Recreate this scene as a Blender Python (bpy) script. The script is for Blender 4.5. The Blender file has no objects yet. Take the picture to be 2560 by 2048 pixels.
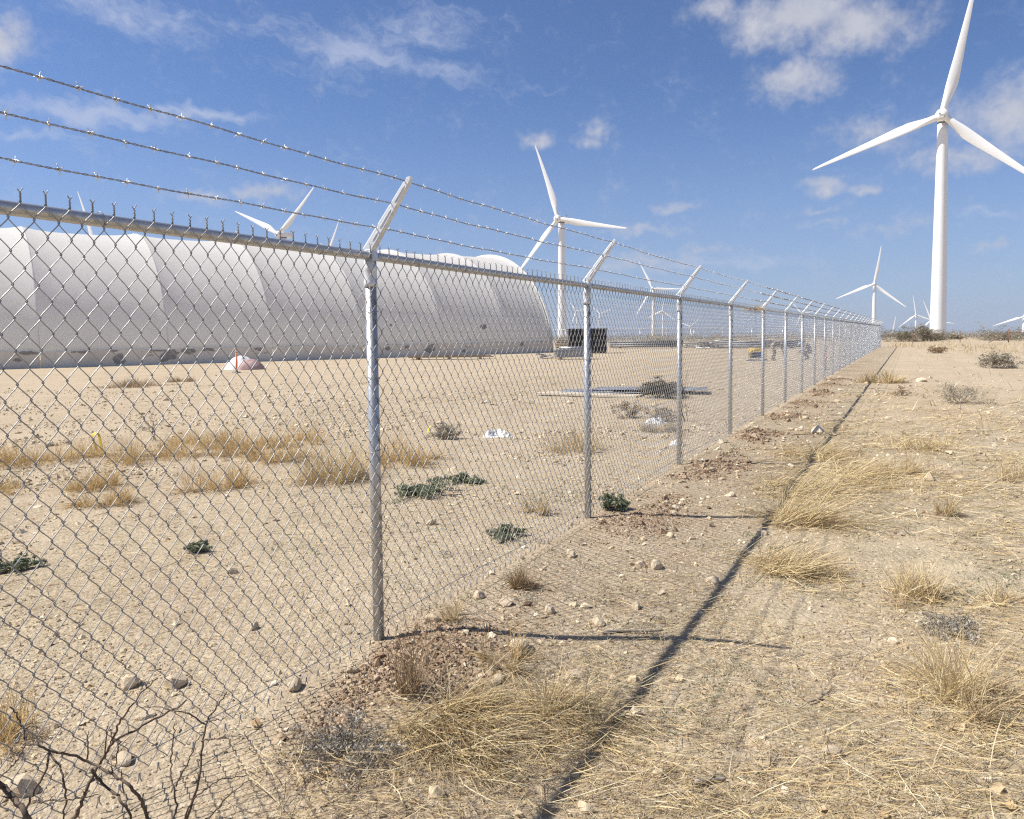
import bpy, math, random
import numpy as np
from mathutils import Vector, Matrix

random.seed(11)
RNG = np.random.default_rng(11)
scene = bpy.context.scene
COL = scene.collection
R_ = math.radians

# ------------------------------------------------------------------ camera
# world frame: the fence runs along +Y, outside of the yard is +X, camera stands over the origin
CAM_H = 1.6677
cam_data = bpy.data.cameras.new('camera')
cam_data.sensor_fit = 'HORIZONTAL'
cam_data.sensor_width = 36.0
cam_data.lens = 36.0 * 1899.85 / 2560.0
cam_data.shift_y = -67.2 / 2560.0
cam_data.clip_start = 0.05
cam_data.clip_end = 30000.0
cam = bpy.data.objects.new('camera', cam_data)
COL.objects.link(cam)
YAW, PITCH, ROLL = 0.482299, 0.064005, -0.0115641
_F = Vector((-math.sin(YAW) * math.cos(PITCH), math.cos(YAW) * math.cos(PITCH), -math.sin(PITCH)))
_R = Vector((math.cos(YAW), math.sin(YAW), 0.0))
_U = _R.cross(_F)
_R2 = _R * math.cos(ROLL) + _U * math.sin(ROLL)
_U2 = _U * math.cos(ROLL) - _R * math.sin(ROLL)
_m = Matrix((_R2, _U2, -_F)).transposed().to_4x4()
_m.translation = (0.0, 0.0, CAM_H)
cam.matrix_world = _m
scene.camera = cam

# ------------------------------------------------------------------ sun, sky, exposure
SUN_TRAVEL = Vector((1.47, 0.76, -2.088)).normalized()
sun_data = bpy.data.lights.new('sun', 'SUN')
sun_data.energy = 4.6
sun_data.angle = R_(0.53)
sun_data.color = (1.0, 0.955, 0.89)
sun = bpy.data.objects.new('sun', sun_data)
sun.rotation_euler = SUN_TRAVEL.to_track_quat('-Z', 'Y').to_euler()
sun.location = (-30, -15, 45)
COL.objects.link(sun)

scene.view_settings.view_transform = 'Standard'
scene.view_settings.look = 'None'
scene.view_settings.exposure = 0.54
scene.view_settings.gamma = 1.0
scene.render.film_transparent = False
scene.cycles.use_denoising = False
scene.cycles.max_bounces = 5
scene.cycles.diffuse_bounces = 2
scene.cycles.glossy_bounces = 2
scene.cycles.transmission_bounces = 2
scene.cycles.volume_bounces = 0
scene.cycles.caustics_reflective = False
scene.cycles.caustics_refractive = False
scene.cycles.filter_width = 1.25


class NT:
    """small helper around a node tree"""
    def __init__(self, tree):
        self.t = tree
        for n in list(tree.nodes):
            tree.nodes.remove(n)

    def n(self, kind, **kw):
        node = self.t.nodes.new('ShaderNode' + kind)
        ins = kw.pop('ins', None)
        for k, v in kw.items():
            setattr(node, k, v)
        if ins:
            for k, v in ins.items():
                self.set(node, k, v)
        return node

    def set(self, node, key, v):
        sock = node.inputs[key]
        if isinstance(v, bpy.types.NodeSocket):
            self.t.links.new(v, sock)
        elif isinstance(v, bpy.types.Node):
            self.t.links.new(v.outputs[0], sock)
        else:
            sock.default_value = v

    def math(self, op, a, b=None, c=None, clamp=False):
        node = self.n('Math', operation=op, use_clamp=clamp)
        self.set(node, 0, a)
        if b is not None:
            self.set(node, 1, b)
        if c is not None:
            self.set(node, 2, c)
        return node.outputs[0]

    def vmath(self, op, a, b=None, scale=None):
        node = self.n('VectorMath', operation=op)
        self.set(node, 0, a)
        if b is not None:
            self.set(node, 1, b)
        if scale is not None:
            self.set(node, 'Scale', scale)
        return node.outputs['Value'] if op in ('LENGTH', 'DOT_PRODUCT') else node.outputs[0]

    def mix(self, fac, a, b, blend='MIX'):
        node = self.n('Mix', data_type='RGBA', blend_type=blend)
        self.set(node, 0, fac)
        self.set(node, 6, a)
        self.set(node, 7, b)
        return node.outputs[2]

    def rng(self, v, f0, f1, t0=0.0, t1=1.0, smooth=True):
        node = self.n('MapRange', interpolation_type='SMOOTHSTEP' if smooth else 'LINEAR')
        for i, x in enumerate((v, f0, f1, t0, t1)):
            self.set(node, i, x)
        return node.outputs[0]

    def noise(self, vec, scale, detail=4.0, rough=0.55, dist=0.0):
        node = self.n('TexNoise', ins={'Vector': vec, 'Scale': scale, 'Detail': detail, 'Roughness': rough, 'Distortion': dist})
        return node

    def link(self, a, b):
        self.t.links.new(a, b)


def rgb(r, g, b):
    return (r, g, b, 1.0)


world = bpy.data.worlds.new('World')
scene.world = world
world.use_nodes = True
W = NT(world.node_tree)
sky = W.n('TexSky', sky_type='NISHITA')
sky.sun_disc = False
sky.sun_elevation = math.asin(-SUN_TRAVEL.z)
sky.sun_rotation = math.atan2(-SUN_TRAVEL.x, -SUN_TRAVEL.y) % (2 * math.pi)
sky.altitude = 800.0
sky.air_density = 1.0
sky.dust_density = 0.35
sky.ozone_density = 3.2
SKY_STRENGTH = 0.070
tc = W.n('TexCoord')
gen = tc.outputs['Generated']
sep = W.n('SeparateXYZ', ins={0: gen})
az = W.math('MULTIPLY', W.math('ARCTAN2', sep.outputs[0], sep.outputs[1]), 180 / math.pi)
el = W.math('MULTIPLY', W.math('ARCSINE', sep.outputs[2]), 180 / math.pi)
ae = W.n('CombineXYZ', ins={0: az, 1: el, 2: 0.0}).outputs[0]
# cloud turbulence: rounded for cumulus, combed out sideways for cirrus
puff_n = W.noise(ae, 0.42, 5.0, 0.58).outputs[0]
puff_f = W.noise(ae, 1.9, 4.0, 0.6).outputs[0]
warp = W.vmath('SCALE', W.vmath('SUBTRACT', W.noise(ae, 0.5, 2.0, 0.6).outputs[1], (0.5, 0.5, 0.5)), scale=2.4)
aew = W.vmath('ADD', ae, warp)
wisp_v = W.n('VectorMath', operation='MULTIPLY', ins={0: W.vmath('ADD', aew, W.n('CombineXYZ', ins={1: W.math('MULTIPLY', az, 0.20)}).outputs[0]), 1: (0.11, 0.70, 1)}).outputs[0]
wisp_n = W.noise(wisp_v, 1.0, 6.0, 0.66).outputs[0]
flat_v = W.n('VectorMath', operation='MULTIPLY', ins={0: ae, 1: (0.06, 0.42, 1)}).outputs[0]
flat_n = W.noise(flat_v, 1.0, 4.0, 0.6).outputs[0]
puffs = [  # azimuth, elevation (deg from +Y), half width, half height, density
    (-60.8, 18.2, 3.0, 2.2, 1.0), (-45.3, 10.0, 3.0, 1.1, 0.95), (-49.8, 9.6, 3.6, 0.9, 0.7),
    (-25.6, 14.1, 1.8, 0.9, 0.85), (-21.9, 13.9, 1.2, 1.1, 0.8), (-21.3, 14.7, 1.3, 1.0, 0.8),
    (-7.4, 20.6, 7.0, 2.8, 1.15), (-3.6, 19.4, 6.0, 2.6, 1.1), (-7.4, 17.0, 4.8, 2.0, 0.9), (-12.5, 21.6, 3.5, 1.4, 0.8), (0.5, 21.5, 4.5, 1.6, 0.8),
    (-5.5, 9.7, 2.2, 0.85, 0.95), (-3.1, 9.6, 1.5, 0.7, 0.8),
    (-2.0, 12.8, 5.4, 1.7, 0.66), (5.6, 13.2, 5.6, 3.2, 0.95), (2.6, 10.7, 6.0, 1.2, 0.78),
    (-15.4, 9.0, 3.2, 0.55, 0.62), (-18.0, 7.5, 5.6, 0.65, 0.6), (-17.6, 5.2, 6.4, 1.2, 0.7), (-13.5, 5.9, 4.5, 0.7, 0.55),
    (-6.2, 8.3, 2.2, 0.45, 0.55), (-5.6, 7.3, 2.6, 0.45, 0.5), (4.6, 5.2, 1.7, 0.55, 0.62), (8.0, 8.4, 3.0, 1.4, 0.6), (-0.5, 6.9, 4.5, 0.6, 0.45),
]
wisps = [
    (-38.5, 19.4, 8.5, 2.6, 1.0), (-34.5, 21.0, 9.0, 2.4, 0.9), (-32.5, 18.6, 6.5, 1.5, 0.85), (-53.0, 20.6, 10.5, 1.9, 0.95), (-45.0, 21.0, 7.0, 1.2, 0.7),
    (-55.5, 14.4, 8.2, 1.25, 1.5), (-49.5, 14.9, 6.5, 0.75, 1.4), (-59.5, 12.7, 4.5, 0.6, 0.9), (-26.5, 17.5, 6.5, 0.8, 0.35), (-12.5, 4.9, 10.0, 0.9, 0.9), (3.5, 7.6, 6.5, 0.6, 0.6),
    (-22.0, 3.2, 12.0, 0.9, 0.7),
]


def blobs(vec, lst):
    acc = None
    for (a, e, w, h, dens) in lst:
        q = W.n('VectorMath', operation='MULTIPLY_ADD', ins={0: vec, 1: (1 / w, 1 / h, 0), 2: (-a / w, -e / h, 0)}).outputs[0]
        d = W.math('MULTIPLY_ADD', W.vmath('LENGTH', q), -dens, dens)
        acc = d if acc is None else W.math('MAXIMUM', acc, d)
    return acc


# the same weather goes on outside the view: a broad pattern decides where clouds gather
broad = W.noise(ae, 0.045, 1.0, 0.5).outputs[0]
off_view = W.math('MAXIMUM', W.rng(W.math('ABSOLUTE', W.math('ADD', az, 27.0)), 36.0, 50.0), W.rng(el, 23.5, 30.0))
gen_p = W.math('MULTIPLY', W.rng(broad, 0.50, 0.66, -1.0, 0.9), off_view)
gen_w = W.math('MULTIPLY', W.rng(broad, 0.46, 0.36, -1.0, 0.8), off_view)
tex_p = W.math('MULTIPLY', W.math('SUBTRACT', W.math('MULTIPLY_ADD', puff_f, 0.35, W.math('MULTIPLY', puff_n, 0.65)), 0.5), 1.7)
tex_w = W.math('MULTIPLY', W.math('SUBTRACT', wisp_n, 0.5), 2.3)
acc_p = W.rng(W.math('ADD', W.math('MAXIMUM', blobs(aew, puffs), gen_p), tex_p), 0.02, 1.05, 0.0, 0.86)
acc_w = W.rng(W.math('ADD', W.math('MAXIMUM', blobs(aew, wisps), gen_w), tex_w), 0.10, 1.35, 0.0, 0.62)
low = W.math('MULTIPLY', W.rng(flat_n, 0.47, 0.72, 0.0, 0.5), W.rng(el, 1.0, 5.5, 1.0, 0.0))
haze_s = W.rng(el, -1.0, 18.0, 0.6, 0.0)
skyc = W.vmath('SCALE', sky.outputs[0], scale=SKY_STRENGTH)
# photograph's sky is a little more violet-blue than the clean sky model
skyc = W.mix(1.0, skyc, rgb(0.87, 0.955, 1.17), 'MULTIPLY')
skyc = W.mix(haze_s, skyc, rgb(0.235, 0.295, 0.44))
cloud_c = W.mix(puff_n, rgb(0.31, 0.325, 0.395), rgb(0.49, 0.49, 0.52))
skyc = W.mix(low, skyc, rgb(0.305, 0.335, 0.445))
skyc = W.mix(acc_w, skyc, rgb(0.38, 0.42, 0.53))
skyc = W.mix(acc_p, skyc, cloud_c)
bg = W.n('Background', ins={'Color': skyc, 'Strength': 1.0})
wo = W.n('OutputWorld')
W.link(bg.outputs[0], wo.inputs[0])
world.cycles.sampling_method = 'MANUAL'
world.cycles.sample_map_resolution = 512


# ------------------------------------------------------------------ scene helpers
def tag(o, label=None, cat=None, group=None, kind=None):
    if label:
        o['label'] = label
    if cat:
        o['category'] = cat
    if group:
        o['group'] = group
    if kind:
        o['kind'] = kind
    return o


def empty(name, loc=(0, 0, 0), rz=0.0):
    o = bpy.data.objects.new(name, None)
    o.empty_display_size = 0.2
    o.location = loc
    o.rotation_euler = (0, 0, rz)
    COL.objects.link(o)
    return o


def link(name, me, parent=None, loc=None, rot=None):
    o = bpy.data.objects.new(name, me)
    COL.objects.link(o)
    if parent is not None:
        o.parent = parent
    if loc is not None:
        o.location = loc
    if rot is not None:
        o.rotation_euler = rot
    return o


def mesh_np(name, V, faces, mat=None, smooth=False, colors=None, mat_idx=None):
    """V (n,3); faces: list of (m,k) int arrays"""
    me = bpy.data.meshes.new(name)
    V = np.asarray(V, np.float32)
    if isinstance(faces, np.ndarray):
        faces = [faces]
    faces = [np.asarray(f, np.int32) for f in faces if len(f)]
    loops = np.concatenate([f.ravel() for f in faces])
    sizes = np.concatenate([np.full(len(f), f.shape[1], np.int32) for f in faces])
    starts = np.concatenate([[0], np.cumsum(sizes)[:-1]]).astype(np.int32)
    me.vertices.add(len(V))
    me.vertices.foreach_set('co', V.ravel())
    me.loops.add(len(loops))
    me.loops.foreach_set('vertex_index', loops)
    me.polygons.add(len(sizes))
    me.polygons.foreach_set('loop_start', starts)
    me.polygons.foreach_set('loop_total', sizes)
    me.polygons.foreach_set('use_smooth', np.full(len(sizes), bool(smooth)))
    if colors is not None:
        at = me.attributes.new('tint', 'FLOAT_COLOR', 'POINT')
        c = np.ones((len(V), 4), np.float32)
        c[:, :3] = colors
        at.data.foreach_set('color', c.ravel())
    mats = mat if isinstance(mat, (list, tuple)) else [mat]
    for m in mats:
        if m is not None:
            me.materials.append(m)
    if mat_idx is not None:
        me.polygons.foreach_set('material_index', np.asarray(mat_idx, np.int32))
    me.update(calc_edges=True)
    me.validate()
    return me


class MB:
    """collects pieces of one part"""
    def __init__(self):
        self.V, self.F, self.n = [], [], 0

    def add(self, V, F):
        V = np.asarray(V, float)
        self.V.append(V)
        for f in (F if isinstance(F, list) else [F]):
            self.F.append(np.asarray(f, int) + self.n)
        self.n += len(V)
        return self

    def box(self, c, s, rz=0.0, ry=0.0, rx=0.0, taper=1.0):
        x, y, z = s[0] / 2, s[1] / 2, s[2] / 2
        v = np.array([[-x, -y, -z], [x, -y, -z], [x, y, -z], [-x, y, -z], [-x * taper, -y * taper, z], [x * taper, -y * taper, z], [x * taper, y * taper, z], [-x * taper, y * taper, z]])
        M = np.array(Matrix.Rotation(rz, 3, 'Z') @ Matrix.Rotation(ry, 3, 'Y') @ Matrix.Rotation(rx, 3, 'X'))
        v = v @ M.T + np.array(c)
        f = np.array([[0, 3, 2, 1], [4, 5, 6, 7], [0, 1, 5, 4], [1, 2, 6, 5], [2, 3, 7, 6], [3, 0, 4, 7]])
        return self.add(v, f)

    def tube(self, pts, r, sides=8, ref=(0.13, 0.21, 0.97), cap=True):
        P = np.asarray(pts, float)[None]
        V, F = tubes(P, np.broadcast_to(np.asarray(r, float), (1, P.shape[1])), sides, np.array([ref], float), cap)
        return self.add(V, F)

    def lathe(self, prof, c=(0, 0, 0), sides=24):
        prof = np.asarray(prof, float)
        a = np.linspace(0, 2 * np.pi, sides, endpoint=False)
        V = np.stack([prof[:, None, 0] * np.cos(a), prof[:, None, 0] * np.sin(a), np.broadcast_to(prof[:, None, 1], (len(prof), sides))], -1).reshape(-1, 3) + np.array(c)
        i = np.arange(len(prof) - 1)[:, None]
        j = np.arange(sides)[None]
        k = (j + 1) % sides
        F = np.stack([i * sides + j, i * sides + k, (i + 1) * sides + k, (i + 1) * sides + j], -1).reshape(-1, 4)
        return self.add(V, F)

    def mesh(self, name, mat, smooth=False):
        return mesh_np(name, np.concatenate(self.V), self._merge(), mat, smooth)

    def _merge(self):
        out = {}
        for f in self.F:
            out.setdefault(f.shape[1], []).append(f)
        return [np.concatenate(v) for v in out.values()]

    def build(self, name, mat, parent=None, smooth=False, loc=None, rot=None):
        return link(name, self.mesh(name, mat, smooth), parent, loc, rot)


def tubes(P, r, sides=5, ref=None, cap=False):
    """P (m,n,3) centre lines, r (m,n) radii -> verts, list of face arrays"""
    m, n, _ = P.shape
    T = np.gradient(P, axis=1)
    T /= np.linalg.norm(T, axis=2, keepdims=True) + 1e-12
    if ref is None:
        ref = np.array([[0.13, 0.21, 0.97]])
    ref = np.broadcast_to(ref[:, None, :], P.shape)
    A = np.cross(T, ref)
    A /= np.linalg.norm(A, axis=2, keepdims=True) + 1e-12
    B = np.cross(T, A)
    a = np.linspace(0, 2 * np.pi, sides, endpoint=False)
    V = P[:, :, None] + r[:, :, None, None] * (A[:, :, None] * np.cos(a)[:, None] + B[:, :, None] * np.sin(a)[:, None])
    base = (np.arange(m) * n * sides)[:, None, None]
    i = np.arange(n - 1)[None, :, None] * sides
    j = np.arange(sides)[None, None]
    k = (j + 1) % sides
    F = np.stack([base + i + j, base + i + k, base + i + sides + k, base + i + sides + j], -1).reshape(-1, 4)
    out = [F]
    if cap:
        s = np.arange(sides)
        out.append(np.concatenate([base[:, :, 0] + s[::-1], base[:, :, 0] + (n - 1) * sides + s]))
    return V.reshape(-1, 3), out


def ribbons(P, w, side):
    """P (m,n,3), w (m,n) widths, side (m,3)"""
    m, n, _ = P.shape
    off = side[:, None, :] * (w[:, :, None] / 2)
    V = np.stack([P - off, P + off], 2).reshape(-1, 3)
    base = (np.arange(m) * n * 2)[:, None]
    i = np.arange(n - 1)[None] * 2
    F = np.stack([base + i, base + i + 1, base + i + 3, base + i + 2], -1).reshape(-1, 4)
    return V, F


def _hash(ix, iy, s):
    h = (ix.astype(np.int64) * 374761393 + iy.astype(np.int64) * 668265263 + s * 974711) & 0x7fffffff
    h = ((h ^ (h >> 13)) * 1274126177) & 0x7fffffff
    return ((h ^ (h >> 16)) & 0xffff) / 65535.0


def vnoise(x, y, s=0):
    ix, iy = np.floor(x), np.floor(y)
    fx, fy = x - ix, y - iy
    fx = fx * fx * (3 - 2 * fx)
    fy = fy * fy * (3 - 2 * fy)
    a, b = _hash(ix, iy, s), _hash(ix + 1, iy, s)
    c, d = _hash(ix, iy + 1, s), _hash(ix + 1, iy + 1, s)
    return (a * (1 - fx) + b * fx) * (1 - fy) + (c * (1 - fx) + d * fx) * fy


def fbm(x, y, oct=4, s=0):
    v, a, t = 0.0, 0.5, 0.0
    for o in range(oct):
        v = v + a * vnoise(x * 2 ** o + 17.3 * o, y * 2 ** o - 9.1 * o, s + o)
        t += a
        a *= 0.5
    return v / t


def sstep(a, b, x):
    t = np.clip((x - a) / (b - a), 0, 1)
    return t * t * (3 - 2 * t)


# ------------------------------------------------------------------ materials
def principled(name, base, rough=0.6, metal=0.0, spec=0.5):
    m = bpy.data.materials.new(name)
    m.use_nodes = True
    t = NT(m.node_tree)
    p = t.n('BsdfPrincipled')
    out = t.n('OutputMaterial')
    t.link(p.outputs[0], out.inputs[0])
    p.inputs['Roughness'].default_value = rough
    p.inputs['Metallic'].default_value = metal
    p.inputs['Specular IOR Level'].default_value = spec
    if base is not None:
        p.inputs['Base Color'].default_value = rgb(*base)
    return m, t, p


def mottled(name, c0, c1, scale=8.0, rough=0.7, metal=0.0, bump=0.0, bscale=None, detail=5.0, spec=0.4, coords='Object', rvar=0.1):
    m, t, p = principled(name, None, rough, metal, spec)
    v = t.n('TexCoord').outputs[coords]
    n = t.noise(v, scale, detail, 0.6)
    t.set(p, 'Base Color', t.mix(t.rng(n.outputs[0], 0.32, 0.68), rgb(*c0), rgb(*c1)))
    t.set(p, 'Roughness', t.rng(n.outputs[0], 0.3, 0.7, rough - rvar, rough + rvar))
    if bump:
        b = t.n('Bump', ins={'Height': t.noise(v, bscale or scale * 4, 5.0, 0.6).outputs[0], 'Distance': bump, 'Strength': 1.0})
        t.set(p, 'Normal', b.outputs[0])
    return m


def tinted(name, rough=0.75, spec=0.25, transl=0.0, metal=0.0):
    """colour comes from the per-piece tint (each stem, pebble or leaf has its own colour)"""
    m, t, p = principled(name, None, rough, metal, spec)
    a = t.n('Attribute', attribute_name='tint')
    t.set(p, 'Base Color', a.outputs[0])
    if transl:
        tr = t.n('BsdfTranslucent', ins={'Color': a.outputs[0]})
        mx = t.n('MixShader', ins={0: transl, 1: p.outputs[0], 2: tr.outputs[0]})
        out = [n for n in t.t.nodes if n.type == 'OUTPUT_MATERIAL'][0]
        t.link(mx.outputs[0], out.inputs[0])
    return m


def galvanised(name, c0, c1, scale, rough, metal):
    m, t, p = principled(name, None, rough, metal, 0.5)
    v = t.n('TexCoord').outputs['Object']
    vo = t.n('TexVoronoi', ins={'Vector': v, 'Scale': scale})
    n = t.noise(v, scale * 0.15, 4.0, 0.6)
    f = t.math('MULTIPLY_ADD', t.n('SeparateColor', ins={0: vo.outputs['Color']}).outputs[0], 0.45, t.math('MULTIPLY', n.outputs[0], 0.65))
    t.set(p, 'Base Color', t.mix(t.rng(f, 0.25, 0.8), rgb(*c0), rgb(*c1)))
    t.set(p, 'Roughness', t.rng(f, 0.2, 0.8, rough + 0.1, rough - 0.06))
    return m


M = {}
M['galv'] = galvanised('galvanised_pipe', (0.46, 0.47, 0.475), (0.54, 0.545, 0.545), 140.0, 0.42, 0.7)
M['galv_arm'] = galvanised('galvanised_pressing', (0.62, 0.64, 0.66), (0.76, 0.77, 0.77), 45.0, 0.5, 0.35)
M['wire'] = galvanised('galvanised_wire', (0.30, 0.30, 0.295), (0.40, 0.40, 0.39), 30.0, 0.5, 0.45)
M['barb'] = galvanised('barbed_wire_zinc', (0.26, 0.24, 0.22), (0.42, 0.41, 0.40), 40.0, 0.5, 0.5)
M['straw'] = tinted('dry_grass', 0.7, 0.3, 0.25)
M['leaf'] = tinted('leaf', 0.6, 0.35, 0.2)
M['stone'] = None
M['bark'] = mottled('bark', (0.085, 0.062, 0.045), (0.16, 0.118, 0.085), 60.0, 0.85)
M['twig_grey'] = mottled('weathered_twig', (0.24, 0.20, 0.15), (0.36, 0.31, 0.25), 40.0, 0.85)
M['white_paint'] = mottled('turbine_paint', (0.80, 0.81, 0.80), (0.86, 0.86, 0.84), 0.12, 0.38, 0.0, spec=0.45, rvar=0.04)
M['hub_grime'] = mottled('hub_grime', (0.30, 0.27, 0.22), (0.72, 0.71, 0.68), 0.9, 0.5)
M['dark_metal'] = mottled('dark_metal', (0.06, 0.06, 0.065), (0.11, 0.11, 0.115), 3.0, 0.5)
M['black_plastic'] = mottled('black_plastic', (0.012, 0.012, 0.014), (0.022, 0.022, 0.024), 6.0, 0.42)
M['wood_weathered'] = mottled('weathered_wood', (0.26, 0.19, 0.12), (0.42, 0.33, 0.23), 9.0, 0.8, bump=0.003)
M['wood_pale'] = mottled('pale_wood', (0.58, 0.49, 0.35), (0.68, 0.60, 0.46), 7.0, 0.75)
M['steel_grey'] = mottled('grey_sheet_steel', (0.33, 0.34, 0.36), (0.48, 0.49, 0.51), 4.0, 0.4, 0.55)
M['pipe_grey'] = mottled('dull_pipe', (0.15, 0.15, 0.155), (0.25, 0.25, 0.25), 3.0, 0.55, 0.3)
M['orange'] = mottled('orange_plastic', (0.72, 0.13, 0.05), (0.78, 0.20, 0.09), 12.0, 0.55)
M['reflect_white'] = mottled('reflective_band', (0.66, 0.58, 0.54), (0.78, 0.74, 0.70), 20.0, 0.4)
M['yellow'] = mottled('yellow_plastic', (0.70, 0.50, 0.03), (0.80, 0.62, 0.07), 15.0, 0.5)
M['yellow_paint'] = mottled('yellow_paint', (0.62, 0.40, 0.05), (0.74, 0.52, 0.10), 8.0, 0.5)
M['blue_paint'] = mottled('blue_paint', (0.05, 0.08, 0.22), (0.08, 0.12, 0.30), 8.0, 0.5)
M['tarp'] = mottled('white_tarp', (0.72, 0.68, 0.67), (0.82, 0.80, 0.78), 2.0, 0.6, bump=0.02, bscale=5.0)
M['tarp_pink'] = mottled('dusty_pink_sacking', (0.36, 0.23, 0.21), (0.48, 0.33, 0.30), 3.0, 0.7, bump=0.02, bscale=6.0)
M['bag'] = mottled('white_plastic', (0.76, 0.75, 0.72), (0.84, 0.83, 0.80), 8.0, 0.4)
M['rust'] = mottled('rusted_pipe', (0.16, 0.09, 0.06), (0.26, 0.15, 0.10), 8.0, 0.8)
M['skin'] = mottled('skin', (0.40, 0.24, 0.16), (0.48, 0.30, 0.21), 10.0, 0.6)
M['shirt_brown'] = mottled('brown_grey_shirt', (0.13, 0.105, 0.085), (0.22, 0.18, 0.145), 14.0, 0.9)
M['trouser_tan'] = mottled('tan_trousers', (0.30, 0.24, 0.16), (0.40, 0.32, 0.22), 10.0, 0.9)
M['shirt_grey'] = mottled('grey_shirt', (0.15, 0.16, 0.17), (0.23, 0.24, 0.25), 12.0, 0.9)
M['trouser_dark'] = mottled('dark_trousers', (0.10, 0.105, 0.115), (0.16, 0.165, 0.175), 10.0, 0.9)
M['cap_blue'] = mottled('pale_blue_hood', (0.26, 0.34, 0.40), (0.34, 0.42, 0.48), 10.0, 0.8)
M['cap_dark'] = mottled('dark_cap', (0.05, 0.045, 0.04), (0.09, 0.08, 0.07), 10.0, 0.8)
M['patch_grey'] = mottled('peeled_patch', (0.25, 0.235, 0.22), (0.36, 0.34, 0.31), 5.0, 0.8)

# angular limestone: pale faces, dusty lower down
m, t, p = principled('limestone', None, 0.85, 0.0, 0.2)
v = t.n('TexCoord').outputs['Object']
n1 = t.noise(v, 9.0, 6.0, 0.65)
n2 = t.noise(v, 45.0, 4.0, 0.6)
a = t.n('Attribute', attribute_name='tint')
cc = t.mix(t.rng(n1.outputs[0], 0.3, 0.7), rgb(0.80, 0.78, 0.74), rgb(1.0, 1.0, 1.0))
t.set(p, 'Base Color', t.mix(1.0, a.outputs[0], cc, 'MULTIPLY'))
b = t.n('Bump', ins={'Height': t.math('ADD', n1.outputs[0], t.math('MULTIPLY', n2.outputs[0], 0.5)), 'Distance': 0.012, 'Strength': 0.8})
t.set(p, 'Normal', b.outputs[0])
M['stone'] = m

# stretched fabric cover: off-white, faint seams of weld tape, dust near the skirt
m, t, p = principled('fabric_cover', None, 0.6, 0.0, 0.3)
v = t.n('TexCoord').outputs['Object']
sx = t.n('SeparateXYZ', ins={0: v})
n1 = t.noise(v, 0.35, 5.0, 0.6)
n2 = t.noise(t.n('Mapping', ins={'Vector': v, 'Scale': (2.5, 2.5, 0.25)}).outputs[0], 1.0, 5.0, 0.6)
dust = t.math('MULTIPLY', t.rng(t.math('ADD', sx.outputs[2], t.math('MULTIPLY', n2.outputs[0], 1.6)), 0.6, 3.2, 1.0, 0.0), 0.25)
c = t.mix(t.rng(n1.outputs[0], 0.3, 0.7), rgb(0.885, 0.865, 0.815), rgb(0.91, 0.895, 0.85))
c = t.mix(dust, c, rgb(0.60, 0.54, 0.45))
t.set(p, 'Base Color', c)
b = t.n('Bump', ins={'Height': t.noise(v, 1.2, 4.0, 0.5).outputs[0], 'Distance': 0.05, 'Strength': 0.35})
t.set(p, 'Normal', b.outputs[0])
tr = t.n('BsdfTranslucent', ins={'Color': c})
mx = t.n('MixShader', ins={0: 0.42, 1: p.outputs[0], 2: tr.outputs[0]})
t.link(mx.outputs[0], [q for q in t.t.nodes if q.type == 'OUTPUT_MATERIAL'][0].inputs[0])
M['fabric'] = m

# skirt wall: dusty cream with peeled and splashed marks along its top
m, t, p = principled('skirt_wall', None, 0.75, 0.0, 0.25)
v = t.n('TexCoord').outputs['Object']
sx = t.n('SeparateXYZ', ins={0: v})
n1 = t.noise(t.n('Mapping', ins={'Vector': v, 'Scale': (1, 1, 2.2)}).outputs[0], 0.9, 6.0, 0.62)
n3 = t.noise(v, 0.35, 4.0, 0.6)
mark = t.math('MULTIPLY', t.rng(n1.outputs[0], 0.60, 0.64), t.rng(sx.outputs[2], 0.35, 0.75))
c = t.mix(t.rng(n3.outputs[0], 0.3, 0.7), rgb(0.70, 0.63, 0.52), rgb(0.80, 0.74, 0.63))
t.set(p, 'Base Color', t.mix(mark, c, rgb(0.30, 0.275, 0.24)))
M['skirt'] = m

# earth: sand, turned brown soil, litter-stained soil, pale compacted lane (masks are soil types)
m, t, p = principled('earth', None, 0.95, 0.0, 0.08)
v = t.n('TexCoord').outputs['Object']
zone = t.n('SeparateColor', ins={0: t.n('Attribute', attribute_name='tint').outputs[0]})
big = t.noise(v, 0.22, 5.0, 0.6)
mid = t.noise(v, 2.3, 6.0, 0.65)
fin = t.noise(v, 24.0, 6.0, 0.7)
gra = t.n('TexVoronoi', ins={'Vector': v, 'Scale': 38.0})
gr2 = t.n('TexVoronoi', ins={'Vector': v, 'Scale': 95.0})
c = t.mix(t.rng(big.outputs[0], 0.3, 0.7), rgb(0.48, 0.39, 0.265), rgb(0.56, 0.46, 0.32))
c = t.mix(t.rng(mid.outputs[0], 0.35, 0.68, 0.0, 0.75), c, rgb(0.38, 0.30, 0.20))
c = t.mix(zone.outputs[2], c, t.mix(mid.outputs[0], rgb(0.51, 0.415, 0.285), rgb(0.59, 0.485, 0.345)))
c = t.mix(zone.outputs[1], c, t.mix(t.rng(mid.outputs[0], 0.35, 0.65), rgb(0.35, 0.295, 0.19), rgb(0.56, 0.465, 0.31)))
c = t.mix(zone.outputs[0], c, t.mix(t.rng(fin.outputs[0], 0.35, 0.65), rgb(0.32, 0.23, 0.15), rgb(0.47, 0.355, 0.235)))
c = t.mix(t.rng(fin.outputs[0], 0.36, 0.66, 0.0, 0.55), c, t.mix(0.45, c, rgb(0.25, 0.19, 0.125)))
c = t.mix(t.rng(t.n('SeparateColor', ins={0: gra.outputs['Color']}).outputs[0], 0.72, 0.9, 0.0, 0.55), c, rgb(0.58, 0.48, 0.345))
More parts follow.
